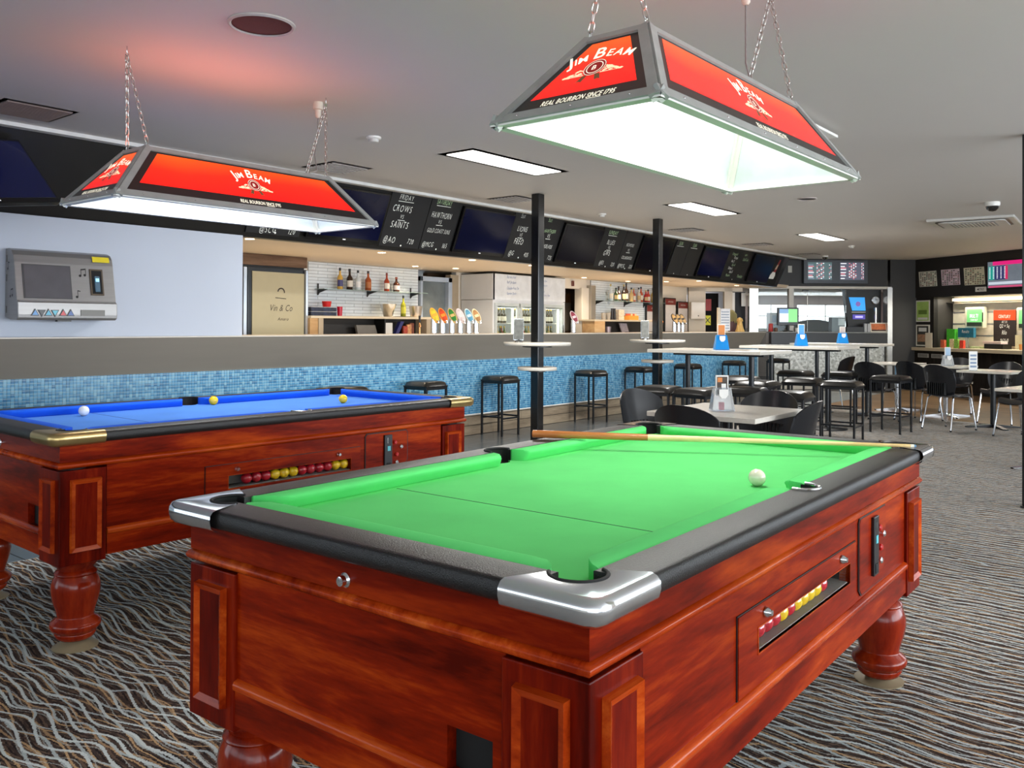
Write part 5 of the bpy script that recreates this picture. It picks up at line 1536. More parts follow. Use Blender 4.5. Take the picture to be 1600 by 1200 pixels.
for k, (a, b) in enumerate(((9.80, 10.36), (10.40, 10.96), (11.0, 11.54))):
    d_ = MB(); cut_rect(d_, a, b, .2, 1.63, [(a + .045, b - .045, .25, 1.585)], YF - .02, YF + .01)
    do = d_.build('glass_door', FR_, cr)
    bx('pane', a + .045, b - .045, YF - .008, YF - .004, .25, 1.585, mat('door_pane_clear', (245, 250, 250), .03, trans=1.0, var=0, ior=1.05), do)
    bx('door_handle', b - .035, b - .02, YF - .045, YF - .022, .9, 1.3, STEELL, do)
    bx('lamp_strip', b - .10, b - .07, YF + .03, YF + .05, .3, 1.56, LIT, cr)
    for z in (1.06, 1.33):
        bx('wire_shelf', a + .02, b - .02, YF + .08, 8.84, z - .008, z, WHITE, cr)
lamp('cool_room_light', (10.66, 8.42, 1.56), 3, 1.6, .1, (1, 1, .95))
i = 0
for k, (a, b) in enumerate(((9.80, 10.36), (10.40, 10.96), (11.0, 11.54))):
    for z, cols, h in ((1.331, [(70, 62, 40), (60, 54, 36)], .235), (1.061, [(150, 60, 50), (90, 110, 60), (190, 170, 110), (80, 80, 50)], .225)):
        for j in range(6):
            c = cols[(j + k) % len(cols)]
            tg = {0: 'left', 1: 'middle', 2: 'right'}[k]
            if j == 0:
                pr0 = {}
            key = c
            x = a + .07 + j * .068
            lb_ = 'small bottle, %s from the left, on the %s shelf behind the %s cool room door' % (('leftmost', 'second', 'third', 'fourth', 'fifth', 'sixth')[j], 'upper' if z > 1.2 else 'lower', tg)
            gname = 'bottles behind the %s cool room door' % tg
            if (c, h) in GLY:
                o = dup(GLY[(c, h)], (x, 8.45, z), 0, lb_, gname)
            else:
                GLY[(c, h)] = bottle('beer_bottle', x, 8.42, z, h, .032, c, lb_, gname, (180, 150, 60), (215, 210, 190))

# beer fonts
def font(x, lc1, lc2, label, h=.30):
    r_ = T('beer_font', label, 'beer tap', (x, 7.08, 1.1925), 0, 'beer taps on the bar')
    MB().lathe([(.038, 0), (.040, .004), (.034, .010), (.033, h * .60)], 20).build('column', CHROME, r_, smooth=True)
    # slanted oval badge
    M = frame((.0, -.03, h * .74), (.80, -.60, -.0), (-.34, -.45, .83))
    M = Matrix.Translation((0, -.01, h * .72)) @ Matrix.Rotation(R(-38), 4, 'Z') @ Matrix.Rotation(R(90 - 22), 4, 'X') @ Matrix.Rotation(R(22), 4, 'Z')
    mb = MB(); n = 24
    pts = [(.042 * math.cos(2 * PI * k / n), .100 * math.sin(2 * PI * k / n)) for k in range(n)]
    mb.prism(pts, -.012, .010); mb.build('badge', mat('badge_rim_%d_%d_%d' % lc2, lc2, .3), r_, M=M)
    MB().prism([(a * .80, b * .86) for a, b in pts], .010, .012).build('badge_face', mat('badge_%d_%d_%d' % lc1, lc1, .3, var=.35, scale=30), r_, M=M)
    MB().quad((-.026, -.018, .0), (.026, -.018, .0), (.026, .018, 0), (-.026, .018, 0)).build('badge_print', mat('badge_rim_%d_%d_%d' % lc2), r_, M=M @ Matrix.Translation((0, 0, .013)))
    MB().tube([(0, -.03, h * .50), (0, -.075, h * .50), (0, -.08, h * .42)], .010, 10).build('spout', CHROME, r_, smooth=True)
    return r_
for x, a, b, lb_ in ((7.262, (215, 190, 50), (235, 170, 60), 'chrome beer tap with a yellow and orange oval badge, leftmost of six'), (7.405, (215, 70, 30), (240, 150, 50), 'chrome beer tap with a red-orange oval badge, second of six'),
                     (7.567, (50, 130, 50), (225, 190, 120), 'chrome beer tap with a green oval badge, third of six'), (7.715, (225, 205, 205), (240, 225, 225), 'chrome beer tap with a pale pink-white oval badge, fourth of six'),
                     (7.866, (90, 150, 180), (200, 220, 225), 'chrome beer tap with a blue badge, fifth of six'), (8.005, (160, 120, 80), (225, 210, 170), 'chrome beer tap with a cream and brown badge, last of six')):
    font(x, a, b, lb_)
font(10.10, (140, 40, 60), (230, 210, 215), 'chrome beer tap with a maroon and white badge by the doorway', .31)
for k, x in enumerate((13.06, 13.21, 13.35)):
    font(x, (190, 150, 90), (60, 50, 40), 'chrome beer tap with a cream badge right of the farther column, %s' % ('left one', 'middle one', 'right one')[k], .31)
tp = T('brass_tap', 'small brass tap with a black handle left of the beer taps', 'tap', (7.10, 7.15, 1.1925))
MB().tube([(0, 0, 0), (0, 0, .12), (-.03, -.03, .12), (-.035, -.04, .08)], .011, 10).build('pipe', mat('copper_brass', (200, 140, 90), .2, .9), tp, smooth=True)
MB().lathe([(.010, .12), (.014, .21)], 12).build('handle', BLACK, tp, smooth=True, M=Mt(0, 0, 0))

# right bay: shelf crowded with bottles, bench, boards
sh2 = T('bottle_shelf', 'glass shelf crowded with bottles on the warm-lit right splashback', 'shelf')
bx('glass_board', 12.70, 14.95, 8.30, 8.50, 1.735, 1.743, mat('shelf_glass_edge'), sh2)
for x in (12.78, 13.75, 14.45): MB().prism([(8.50, 1.82), (8.50, 1.64), (8.47, 1.68), (8.32, 1.73), (8.32, 1.735), (8.49, 1.735), (8.49, 1.82)], x - .008, x + .008, 'x').build('bracket', BLACK, sh2)
cl = [((205, 215, 220), 'clear'), ((60, 80, 50), 'green'), ((50, 30, 22), 'dark brown'), ((40, 30, 28), 'black'), ((70, 40, 24), 'brown'), ((220, 190, 130), 'pale gold'), ((215, 110, 90), 'orange'), ((210, 205, 195), 'frosted'),
      ((200, 90, 60), 'amber'), ((180, 30, 40), 'red'), ((200, 60, 50), 'scarlet'), ((190, 160, 80), 'mustard'), ((210, 220, 215), 'water-clear'), ((150, 170, 120), 'olive')]
orders = ['leftmost', 'second', 'third', 'fourth', 'fifth', 'sixth', 'seventh', 'eighth', 'ninth', 'tenth', 'eleventh', 'twelfth', 'thirteenth', 'rightmost']
for k, (c, n_) in enumerate(cl):
    h = (.30, .24, .27, .31, .34, .26, .25, .27, .29, .23, .25, .28, .29, .24)[k]
    bottle('spirit_bottle', 13.14 + k * .132, 8.40 - .03 * (k % 2), 1.7435, h, .040, c, '%s bottle, %s along the right bar shelf' % (n_, orders[k]), 'bottles on the right bar shelf', (20, 18, 18) if k % 3 else (180, 160, 100), (230, 222, 205) if k % 2 == 0 else (200, 170, 120))
b2 = T('back_bench', 'timber back bench with a dark open shelf under the right splashback', 'bench')
bx('end_panel', 12.30, 12.62, 8.18, 8.44, 0, 1.372, TIMBER, b2)
bx('bench_top', 12.28, 14.35, 8.17, 8.505, 1.372, 1.402, mat('bench_top'), b2, .003)
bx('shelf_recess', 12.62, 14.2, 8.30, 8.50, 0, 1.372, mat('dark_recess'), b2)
bx('lower_shelf', 12.62, 14.2, 8.18, 8.30, 1.10, 1.12, TAUPE, b2)
thing1('stacked_cups', 'purple-rimmed metal tin on the shelf under the right bench', 'tin', MB().lathe([(.05, 0), (.06, .16)], 16), mat('grey_tin', (150, 140, 150), .3, .5), None, (12.80, 8.24, 1.121), 0, True)
thing1('notice_board', 'tilted grey notice leaning under the right bench', 'notice', MB().prism([(-.06, 0), (.18, 0), (.06, .22), (-.18, .22)], -.008, .008, 'y'), mat('grey_notice', (150, 140, 145), .5, var=.3, scale=30), None, (13.35, 8.24, 1.121))
wb = T('cream_box_stack', 'stack of cream patterned boxes on the right bench', 'boxes', (13.32, 8.33, 1.403))
for k in range(3): bx('box', -.09, .09, -.05, .05, k * .062, k * .062 + .06, mat('cream_box', (225, 205, 180), .5, var=.2, scale=50), wb, .003)
ob = T('orange_tray', 'orange-yellow tray of snacks on the right bench', 'tray', (13.72, 8.33, 1.403))
bx('tray', -.16, .16, -.07, .07, 0, .08, mat('orange_tray', (215, 150, 60), .4), ob, .004)
for k in range(4): bx('snack', -.13 + .07 * k, -.07 + .07 * k, -.04, .04, .075, .115, mat('snack_%d' % (k % 2), ((210, 90, 60), (225, 195, 150))[k % 2], .5), ob, .004)
jj = T('tall_grinders', 'pair of tall dark grinders on the right bench', 'grinders', (13.12, 8.33, 1.403))
for q in (-.04, .04): MB().lathe([(.028, 0), (.022, .06), (.026, .13), (.02, .17), (.026, .20)], 14).build('grinder', mat('dark_grinder', (40, 32, 30), .3), jj, smooth=True, M=Mt(q, 0, 0))
for k, x in enumerate((12.80, 12.95)):
    cup(x, 8.33, 1.403, .035, .045, .12, mat('glass_jar', (225, 215, 200), .1, trans=.4), 'pale glass jar at the left of the right bench, %s' % ('outer' if k == 0 else 'inner'))
fl_ = T('flower_pot', 'orange-brown dried flowers in a vase left of the farther column', 'flowers', (14.0, 8.0, 1.1925))
MB().lathe([(.03, 0), (.04, .1), (.025, .17)], 14).build('vase', mat('beige_vase', (180, 150, 130), .4), fl_, smooth=True)
mb = MB(); rn = random.Random(3)
for k in range(16): mb.sphere((rn.uniform(-.08, .08), rn.uniform(-.06, .06), .22 + rn.uniform(-.06, .06)), .028, 8, 5)
mb.build('blooms', mat('rust_blooms', (205, 120, 60), .6, var=.4, scale=20), fl_, smooth=True)
fl_.location = (13.6, 7.7, 1.1925)
bx('bar_back_ledge', 12.9, 14.4, 7.45, 7.95, 0, 1.192, mat('dark_cabinet'), None); tag(bpy.context.scene.objects['bar_back_ledge'], 'low dark ledge behind the bar under the dried flowers', 'ledge')
# menu boards between the bench and the office
for k, (x0, x1, z0, z1, lb_) in enumerate(((14.50, 15.06, 1.17, 1.715, 'narrow menu board with a red header left of the farther column'), (15.22, 15.67, 1.17, 1.86, 'tall pale menu board with a maroon header, left one beyond the farther column'), (15.75, 16.18, 1.17, 1.80, 'tall pale menu board with a maroon header, right one beyond the farther column'))):
    r_ = T('menu_board', lb_, 'menu board')
    y = 8.49 - .002
    bx('frame', x0, x1, y - .03, y, z0, z1, BLACK, r_, .003)
    bx('sheet', x0 + .02, x1 - .02, y - .034, y - .03, z0 + .02, z1 - .02, mat('pale_menu_sheet', (214, 208, 204), .4, var=.06, scale=30), r_)
    bx('header', x0 + .02, x1 - .02, y - .037, y - .034, z1 - .14, z1 - .02, mat('maroon_header', (120, 36, 30), .4), r_)
    words('lettering', r_, frame(((x0 + x1) / 2, y - .0385, z1 - .09), (1, 0, 0), (0, 0, 1)), 'coffee & drinks', 0, 0, .035, WHITE, xs=.6)
pd_ = T('towel_dispenser', 'white paper towel dispenser on the wall left of the dark doorway', 'dispenser'); pd_.matrix_world = FM
MB().box(-2.40, -2.10, -.14, -.002, 1.44, 1.80).build('case', WHITE, pd_, bev=.02)
bx('lock', -2.26, -2.24, -.145, -.14, 1.50, 1.52, BLACK, pd_)
# soffit downlights
DLX = [(4.75, 7.05), (6.55, 7.2), (7.95, 7.1), (9.15, 7.1), (8.35, 8.5), (9.0, 8.35), (12.0, 8.2), (13.4, 8.2), (13.9, 7.7), (12.4, 7.05), (14.0, 7.1), (16.0, 7.3)]
for k, (x, y) in enumerate(DLX):
    r_ = T('downlight', 'glowing round downlight over the bar, ' + ('above the beige fridge doors', 'at the bulkhead left of the beer taps', 'at the bulkhead above the beer taps', 'at the bulkhead left of the nearer column', 'above the spirit bottles of the left shelf', 'above the passage door', 'above the doorway by the cool room', 'above the right bottle shelf, left one', 'above the dried flowers', 'at the bulkhead left of the farther column', 'at the bulkhead right of the farther column', 'nearest the results screens')[k], 'downlight', (x, y, 2.10), 0, 'downlights over the bar')
    MB().lathe([(.055, -.004), (.05, -.006), (.042, -.002)], 20, cap=False).build('ring', WHITE, r_, smooth=True)
    MB().cyl((0, 0), .042, -.003, -.001, 20).build('lens', DOWNL, r_)
    lamp('downlight_light', (x, y, 2.07), 26, .05, None, (1.0, .82, .60), (0, 0, 0), 'SPOT', angle=130)

# ================================================================ CEILING FITTINGS
for k, (x, y) in enumerate(TROFFERS):
    r_ = T('troffer', 'recessed fluorescent ceiling light, ' + ('nearest of the three, left of the right canopy light', 'middle one of the three', 'farthest of the three')[k], 'ceiling light', (x, y, H_C))
    fr_ = MB(); cut_rect(fr_, -.66, .66, -.20, .20, [(-.60, .60, -.145, .145)], -.008, 0)
    fr_.build('frame', WHITE, r_, M=Matrix.Rotation(R(-90), 4, 'X') @ Matrix.Identity(4))
    bx('diffuser', -.60, .60, -.145, .145, -.006, -.002, DIFF, r_)
def vent(x, y, w_, label, grille, h_=None):
    h_ = h_ or w_
    r_ = T('ceiling_vent', label, 'vent', (x, y, H_C), 0)
    fr_ = MB(); cut_rect(fr_, -w_ / 2, w_ / 2, -h_ / 2, h_ / 2, [(-w_ / 2 + .03, w_ / 2 - .03, -h_ / 2 + .03, h_ / 2 - .03)], -.012, 0)
    fr_.build('frame', mat('vent_frame', (196, 190, 184), .5), r_, M=Matrix.Rotation(R(-90), 4, 'X'))
    bx('core', -w_ / 2 + .03, w_ / 2 - .03, -h_ / 2 + .03, h_ / 2 - .03, -.004, -.001, mat('vent_dark_core', (90, 80, 78), .8), r_)
    n = int((h_ - .06) / (.022 if grille else .045))
    for i in range(n):
        yy = -h_ / 2 + .03 + (i + .5) * (h_ - .06) / n
        bx('slat', -w_ / 2 + .03, w_ / 2 - .03, yy - (.006 if grille else .004), yy + (.006 if grille else .004), -.010, -.003, mat('vent_frame') if not grille else mat('grille_brown', (140, 124, 118), .5), r_, M=None)
vent(2.40, 6.08, .46, 'brownish square return-air grille at the left edge of the ceiling', True)
vent(5.0, 6.09, .46, 'square ceiling vent behind the left canopy light', False)
vent(7.46, 6.05, .44, 'square ceiling vent just left of the nearer column', False)
vent(11.38, 5.98, .44, 'square ceiling vent just right of the farther column', False)
vent(14.1, 6.05, .46, 'square ceiling vent above the chalk price list', False)
vent(16.6, 6.1, .42, 'dark-edged ceiling vent above the results screens', False)
pn_ = T('ceiling_diffuser', 'white dropped ceiling diffuser plate half hidden behind the right canopy light', 'vent', (5.77, 2.29, H_C))
MB().box(-.50, .50, -.20, .20, -.045, -.025).build('plate', WHITE, pn_, bev=.004)
bx('neck', -.42, .42, -.13, .13, -.025, 0, mat('vent_frame'), pn_)
def rspk(x, y, r_, label, m):
    o = T('ceiling_speaker', label, 'speaker', (x, y, H_C))
    MB().lathe([(r_, 0), (r_, -.006), (r_ * .93, -.012), (r_ * .88, -.006)], 36, cap=False).build('rim', mat('speaker_rim', (190, 178, 174), .4), o, smooth=True)
    MB().lathe([(r_ * .9, -.003), (r_ * .5, -.006), (0.002, -.007)], 36).build('grille', m, o, smooth=True)
rspk(2.383, 3.453, .155, 'dark reddish round ceiling speaker at the top left', mat('reddish_speaker_mesh', (84, 36, 36), .7, bump=.4, bscale=200))
rspk(9.345, 3.45, .105, 'dark round ceiling speaker below the right canopy light', mat('dark_speaker_mesh', (40, 36, 36), .7))
def detector(x, y, label, s=1.0):
    o = T('smoke_detector', label, 'smoke detector', (x, y, H_C))
    MB().lathe([(.055 * s, 0), (.055 * s, -.012), (.048 * s, -.018)], 24).build('base', WHITE, o, smooth=True)
    MB().lathe([(.040 * s, -.018), (.036 * s, -.040), (.012, -.046)], 24).build('sensor', mat('detector_grey', (200, 198, 194), .4), o, smooth=True)
detector(4.343, 4.87, 'small white smoke detector between the two canopy lights')
detector(9.093, 5.95, 'white smoke detector above the bulkhead between the columns')
detector(15.27, 4.86, 'white smoke detector past the farthest ceiling light')
cm = T('dome_camera', 'white dome security camera with a dark glass on the ceiling at the right', 'camera', (10.86, 1.92, H_C))
MB().lathe([(.075, 0), (.080, -.02), (.074, -.045), (.06, -.05)], 28).build('housing', WHITE, cm, smooth=True)
MB().lathe([(.068, -.045), (.060, -.075), (.035, -.098), (.004, -.105)], 28).build('dome', mat('smoked_dome', (10, 10, 14), .05, coat=1), cm, smooth=True)
cm2 = T('dome_camera', 'small dome camera hanging over the results screens', 'camera', (17.1, 5.95, H_C))
MB().lathe([(.06, 0), (.06, -.03)], 20).build('housing', WHITE, cm2, smooth=True); MB().lathe([(.055, -.03), (.04, -.07), (.004, -.085)], 20).build('dome', mat('smoked_dome'), cm2, smooth=True)
ac = T('air_conditioner', 'square ceiling cassette air conditioner at the right', 'air conditioner', (12.62, 2.44, H_C), R(4))
MB().box(-.50, .50, -.50, .50, -.035, 0).build('panel', mat('ac_white', (205, 202, 196), .4), ac, bev=.012)
MB().prism(rounded(-.42, .42, -.42, .42, .10), -.040, -.034).build('slot', BLACK, ac)
MB().prism(rounded(-.385, .385, -.385, .385, .08), -.052, -.036).build('centre_panel', mat('ac_white'), ac)
gq = bx('return_grille', -.26, .26, -.26, .26, -.056, -.052, mat('ac_grille', (150, 150, 150), .5), ac)
for k in range(12): bx('slat', -.25, .25, -.24 + k * .042, -.228 + k * .042, -.060, -.056, mat('ac_white'), gq)

# ================================================================ END WALL: RESULTS SCREENS AND COUNTER ITEMS
rs = T('results_screens', 'pair of lit race result screens in one grey frame on the end wall', 'screens'); rs.matrix_world = FM
FRM = mat('grey_screen_frame', (58, 62, 70), .35)
MB().box(-.06, 1.27, -.10, -.002, 2.19, 2.68).build('frame', FRM, rs, bev=.006)
SG = mat('lit_screen_teal', (70, 90, 92), .2, emit=(74, 96, 98), estr=.8)
def table_screen(parent, M, w_, h_, rows, bgm, inks, split, seed):
    rn = random.Random(seed)
    s = bx('screen', -w_ / 2, w_ / 2, -h_ / 2, h_ / 2, 0, .004, bgm, parent, M=M)
    for m in inks:
        mb = MB(); k = 0
        for r in range(rows):
            y = h_ / 2 - (r + .75) * h_ / (rows + .6)
            for a, b in split:
                if rn.random() < .18: continue
                if inks[(r + int(a * 10)) % len(inks)] is not m: continue
                x0 = -w_ / 2 + a * w_; x1 = -w_ / 2 + (a + (b - a) * rn.uniform(.7, 1)) * w_
                mb.quad((x0, y - h_ / rows * .26, 0), (x1, y - h_ / rows * .26, 0), (x1, y + h_ / rows * .26, 0), (x0, y + h_ / rows * .26, 0)); k += 1
        if k: mb.build('results_text', m, s, M=Matrix.Translation((0, 0, .006)))['kind'] = 'stuff'
    return s
INKW = mat('screen_white', (235, 235, 240), .5, emit=(235, 235, 240), estr=.9)
INKR = mat('screen_pink', (210, 120, 130), .5, emit=(210, 120, 130), estr=.8)
INKG = mat('screen_grey', (120, 130, 150), .5, emit=(110, 120, 140), estr=.8)
SPL = [(.02, .26), (.36, .42), (.44, .50), (.53, .60), (.62, .68), (.88, .92), (.94, .98)]
def ffr(x, z, y=-.102): return frame((x, y, z), (1, 0, 0), (0, 0, 1))
table_screen(rs, ffr(.27, 2.45), .50, .36, 11, SG, [INKW, INKG, INKR], SPL, 1)
table_screen(rs, ffr(.94, 2.45), .50, .36, 11, mat('lit_screen_grey', (74, 76, 90), .2, emit=(78, 80, 96), estr=.8), [INKW, INKR], SPL, 2)
bx('wall_sensor', -.36, -.28, -.02, -.002, 2.42, 2.56, mat('cream_sensor', (200, 198, 186), .5), None, M=FM); tag(scene.objects['wall_sensor'], 'small cream wall box left of the results screens', 'wall box')
# machine alcove
mach = T('machine_surround', 'dark leaning panel with a bright blue screen beside the wall clock', 'screen panel'); mach.matrix_world = FM @ Mt(0, .24, 0)
MB().prism([(.90, 2.08), (1.00, 1.20), (1.68, 1.20), (1.68, 2.08)], -.02, .10, 'y').build('panel', mat('black_panel', (20, 20, 20), .4), mach)
MB().prism([(1.00, 1.92), (1.07, 1.64), (1.35, 1.64), (1.33, 1.92)], -.035, -.021, 'y').build('blue_screen', mat('bright_blue_screen', (30, 130, 200), .2, emit=(25, 135, 210), estr=1.0, var=.2, scale=5), mach)
MB().lathe([(.05, 0), (.052, .003), (.02, .004)], 16).build('screen_motif', mat('reddish_motif', (120, 90, 150), .4, emit=(110, 90, 160), estr=.8), mach, M=Mt(1.19, -.036, 1.78, 0, R(90)))
bx('white_ledge', 1.06, 1.35, -.035, -.02, 1.60, 1.615, WHITE, mach)
bx('purple_display', 1.08, 1.34, -.04, -.02, 1.46, 1.56, mat('purple_display', (60, 50, 120), .3, emit=(70, 60, 160), estr=.8), mach)
bx('display_text', 1.13, 1.29, -.042, -.04, 1.49, 1.53, mat('lilac_text', (170, 160, 250), .3, emit=(170, 160, 250), estr=1.0), mach)
ck = T('wall_clock', 'round silver wall clock beside the steel post', 'clock'); ck.matrix_world = FM @ Mt(0, .24, 0)
MB().lathe([(.085, 0), (.088, .02), (.075, .025), (.073, .02)], 28).build('rim', STEELL, ck, smooth=True, M=Mt(1.56, -.03, 1.86, 0, R(90)))
MB().cyl((0, 0), .073, .018, .020, 28).build('dial', mat('clock_dial', (190, 200, 205), .3), ck, M=Mt(1.56, -.03, 1.86, 0, R(90)))
MB().quad((-.003, 0, 0), (.003, 0, 0), (.002, .05, 0), (-.002, .05, 0)).quad((0, -.003, 0), (.035, .012, 0), (.035, .016, 0), (0, .003, 0)).build('hands', BLACK, ck, M=frame((1.56, -.052, 1.86), (1, 0, 0), (0, 0, 1)))
MB().cyl((1.50, .06), .028, 1.2, 1.70, 14).build('steel_tube', STEELL, None, smooth=True, M=FM); tag(scene.objects['steel_tube'], 'upright steel tube below the wall clock', 'tube')
def fbox(name, label, cat, x0, x1, y0, y1, z0, z1, m, bev=.003):
    o = bx(name, x0, x1, y0, y1, z0, z1, m, None, bev, M=FM); return tag(o, label, cat)
sg_ = T('counter_sign', 'orange and white printed sign leaning on the far counter by the post', 'sign'); sg_.matrix_world = FM @ Mt(1.52, -.05, 1.191) @ Matrix.Rotation(R(-12), 4, 'X')
bx('board', -.17, .17, -.006, .006, 0, .20, mat('cream_sign', (230, 222, 205), .5), sg_, .002); bx('orange_print', -.15, .15, -.008, -.006, .05, .175, mat('orange_sign_print', (205, 110, 60), .5, var=.3, scale=25), sg_)
bx('black_print', -.15, .15, -.009, -.008, .02, .05, mat('dark_print', (60, 36, 30), .5), sg_)
fbox('till', 'low black till on the far counter', 'till', .84, 1.20, -.08, .10, 1.191, 1.30, BLACK)
pr_ = T('card_terminal', 'grey printer with a white paper window on the far counter', 'printer'); pr_.matrix_world = FM
bx('body', .60, .89, .12, .30, 1.191, 1.50, mat('printer_grey', (160, 164, 168), .4, var=.1, scale=20), pr_, .01); bx('paper', .74, .87, .115, .12, 1.33, 1.47, mat('bright_paper', (245, 248, 250), .4), pr_)
dp = T('phone_terminal', 'pair of pale handsets beside the orange sign', 'handset'); dp.matrix_world = FM
for q in (1.24, 1.31): MB().box(q - .03, q + .03, -.07, .0, 1.191, 1.37).build('handset', mat('pale_handset', (180, 182, 184), .35), dp, bev=.01)
# register with green and white screen on the bar's far end
rg = T('cash_register', 'black point-of-sale monitor with a white and green screen', 'cash register', tuple(FM @ Vector((-.36, -.02, 1.191))), FA)
MB().box(-.22, .22, -.02, .05, .13, .50).build('monitor', mat('register_black', (36, 38, 42), .3), rg, bev=.01)
bx('screen_white', -.185, 0, -.024, -.02, .20, .47, mat('pos_white', (225, 235, 245), .3, emit=(200, 220, 235), estr=.9), rg)
bx('screen_blue', -.185, 0, -.026, -.024, .38, .47, mat('pos_blue', (110, 150, 190), .3, emit=(110, 150, 190), estr=.8), rg)
bx('screen_green', 0, .185, -.024, -.02, .20, .47, mat('pos_green', (120, 200, 120), .3, emit=(120, 205, 120), estr=.9), rg)
MB().lathe([(.10, 0), (.10, .02), (.03, .03), (.03, .15)], 20).build('stand', BLACK, rg, smooth=True)
RNG = random.Random(11)
for k, (x, y, nm, lb_, c, h, r_) in enumerate(((-.70, .05, 'charity_box', 'red and white collection tin left of the register', (200, 60, 55), .17, .05), (-.62, -.05, 'condiment_pot', 'small brown pot in front of the register', (110, 80, 60), .08, .035), (-.20, -.08, 'condiment_pot', 'small white pot in front of the register', (225, 220, 215), .08, .035), (-.10, -.06, 'mug', 'dark mug in front of the register', (50, 30, 34), .10, .038))):
    thing1(nm, lb_, 'pot', MB().lathe([(r_ * .9, 0), (r_, .01), (r_, h * .9), (r_ * .8, h)], 16), mat('pot_%d' % k, c, .35, var=.3, scale=30), None, tuple(FM @ Vector((x, y, 1.191))), 0, True)
dgm = T('guide_dog_box', 'golden sitting dog collection figure on the bar', 'figurine', (15.60, 7.05, 1.1925), R(200))
GD = mat('golden_dog', (214, 176, 104), .4, var=.08)
MB().lathe([(.085, 0), (.088, .02), (.07, .06), (.055, .12), (.045, .18), (.035, .21)], 18).build('body', GD, dgm, smooth=True)
mb = MB().sphere((.03, 0, .235), .042, 14, 10); mb.tube([(.04, 0, .23), (.10, 0, .215)], .022, 10)
for q in (-1, 1): mb.tube([(.01, q * .035, .255), (.0, q * .05, .20)], .012, 8)
mb.build('head', GD, dgm, smooth=True)
mb = MB()
for q in (-1, 1): mb.tube([(.04, q * .03, .13), (.075, q * .03, .01), (.10, q * .03, .008)], .016, 8)
mb.build('forelegs', GD, dgm, smooth=True)
MB().tube([(-.07, 0, .02), (-.11, .03, .02), (-.13, .07, .02)], .012, 8).build('tail', GD, dgm, smooth=True)
gs = T('grass_skirt_plant', 'olive tufted decoration behind the golden dog', 'decoration', (15.78, 7.30, 1.1925))
mb = MB(); rn = random.Random(8)
for k in range(40):
    a = 2 * PI * k / 40; r_ = .09 + .02 * rn.random()
    mb.tube([(0.02 * math.cos(a), .02 * math.sin(a), .42), (r_ * .9 * math.cos(a), r_ * .9 * math.sin(a), .34), (r_ * math.cos(a), r_ * math.sin(a), .16 + .05 * rn.random())], .008, 5)
mb.build('tufts', mat('olive_tuft', (136, 130, 88), .7), gs, smooth=True)
MB().lathe([(.07, 0), (.09, .10), (.06, .25), (.02, .40)], 16).build('core', mat('mauve_core', (96, 72, 80), .6), gs, smooth=True)
lw = T('price_list', 'tall white list on a cream stand left of the golden dog', 'price list', (15.38, 7.28, 1.1925), R(-38))
bx('stand', -.13, -.08, -.02, .03, 0, .46, mat('cream_stand', (220, 210, 190), .4), lw, .004); bx('list', -.07, .13, -.01, 0, .02, .44, mat('white_list', (225, 230, 238), .5, var=.08, scale=40), lw)
for k in range(7): bx('text_line', -.055, .11, -.0115, -.01, .06 + k * .052, .075 + k * .052, mat('grey_print'), lw)

# posters on the dark pier (frame F, x 1.78 .. 2.34)
def poster(M, w_, h_, label, cat, border, fields):
    r_ = T('poster', label, cat); r_.matrix_world = M
    bx('sheet', -w_ / 2, w_ / 2, -h_ / 2, h_ / 2, 0, .006, border, r_, .001)
    for i, (n, x0, x1, y0, y1, m) in enumerate(fields):
        bx(n, x0 * w_, x1 * w_, y0 * h_, y1 * h_, .006, .0075 + i * .0004, m, r_)
    return r_
PW = mat('poster_white', (228, 226, 214), .4)
GRN = mat('poster_green', (120, 200, 90), .4, var=.25, scale=6); LIM = mat('poster_lime', (176, 210, 110), .4, var=.15, scale=6); DKP = mat('poster_dark', (64, 64, 58), .4, var=.3, scale=20)
p_ = poster(ffr(1.98, 1.625, -.001), .34, .46, 'green poster with a dark foot on the pier beside the steel post', 'poster', PW, [('green_field', -.42, .42, -.2, .44, GRN), ('dark_field', -.42, .42, -.44, -.2, DKP)])
p_ = poster(ffr(1.99, 1.07, -.001), .42, .64, 'white schedule poster with a yellow right column, under the green poster', 'poster', mat('schedule_cream', (222, 218, 196), .5), [('yellow_column', .17, .45, -.18, .36, mat('schedule_yellow', (216, 198, 110), .5))])
words('heading', p_, Matrix.Translation((0, .255, .009)), 'whats on', 0, 0, .05, mat('grey_ink', (110, 108, 96), .5), xs=.7)
mb = MB()
for i in range(3):
    for j in range(4):
        if i == 1 and j == 3: continue
        x, y = -.13 + i * .13, .20 - j * .105 - (.03 if i == 1 else 0); mb.quad((x - .045, y - .01, 0), (x + .045, y - .01, 0), (x + .045, y + .012, 0), (x - .045, y + .012, 0))
mb.build('day_headings', BLACK, p_, M=Matrix.Translation((0, 0, .009)))
mb = MB()
for i in range(3):
    for j in range(14):
        x, y = -.13 + i * .13, .175 - j * .028; mb.quad((x - .04, y - .003, 0), (x + .04 - .02 * ((i + j) % 2), y - .003, 0), (x + .04 - .02 * ((i + j) % 2), y + .003, 0), (x - .04, y + .003, 0))
mb.build('small_print', mat('grey_ink'), p_, M=Matrix.Translation((0, 0, .0088)))

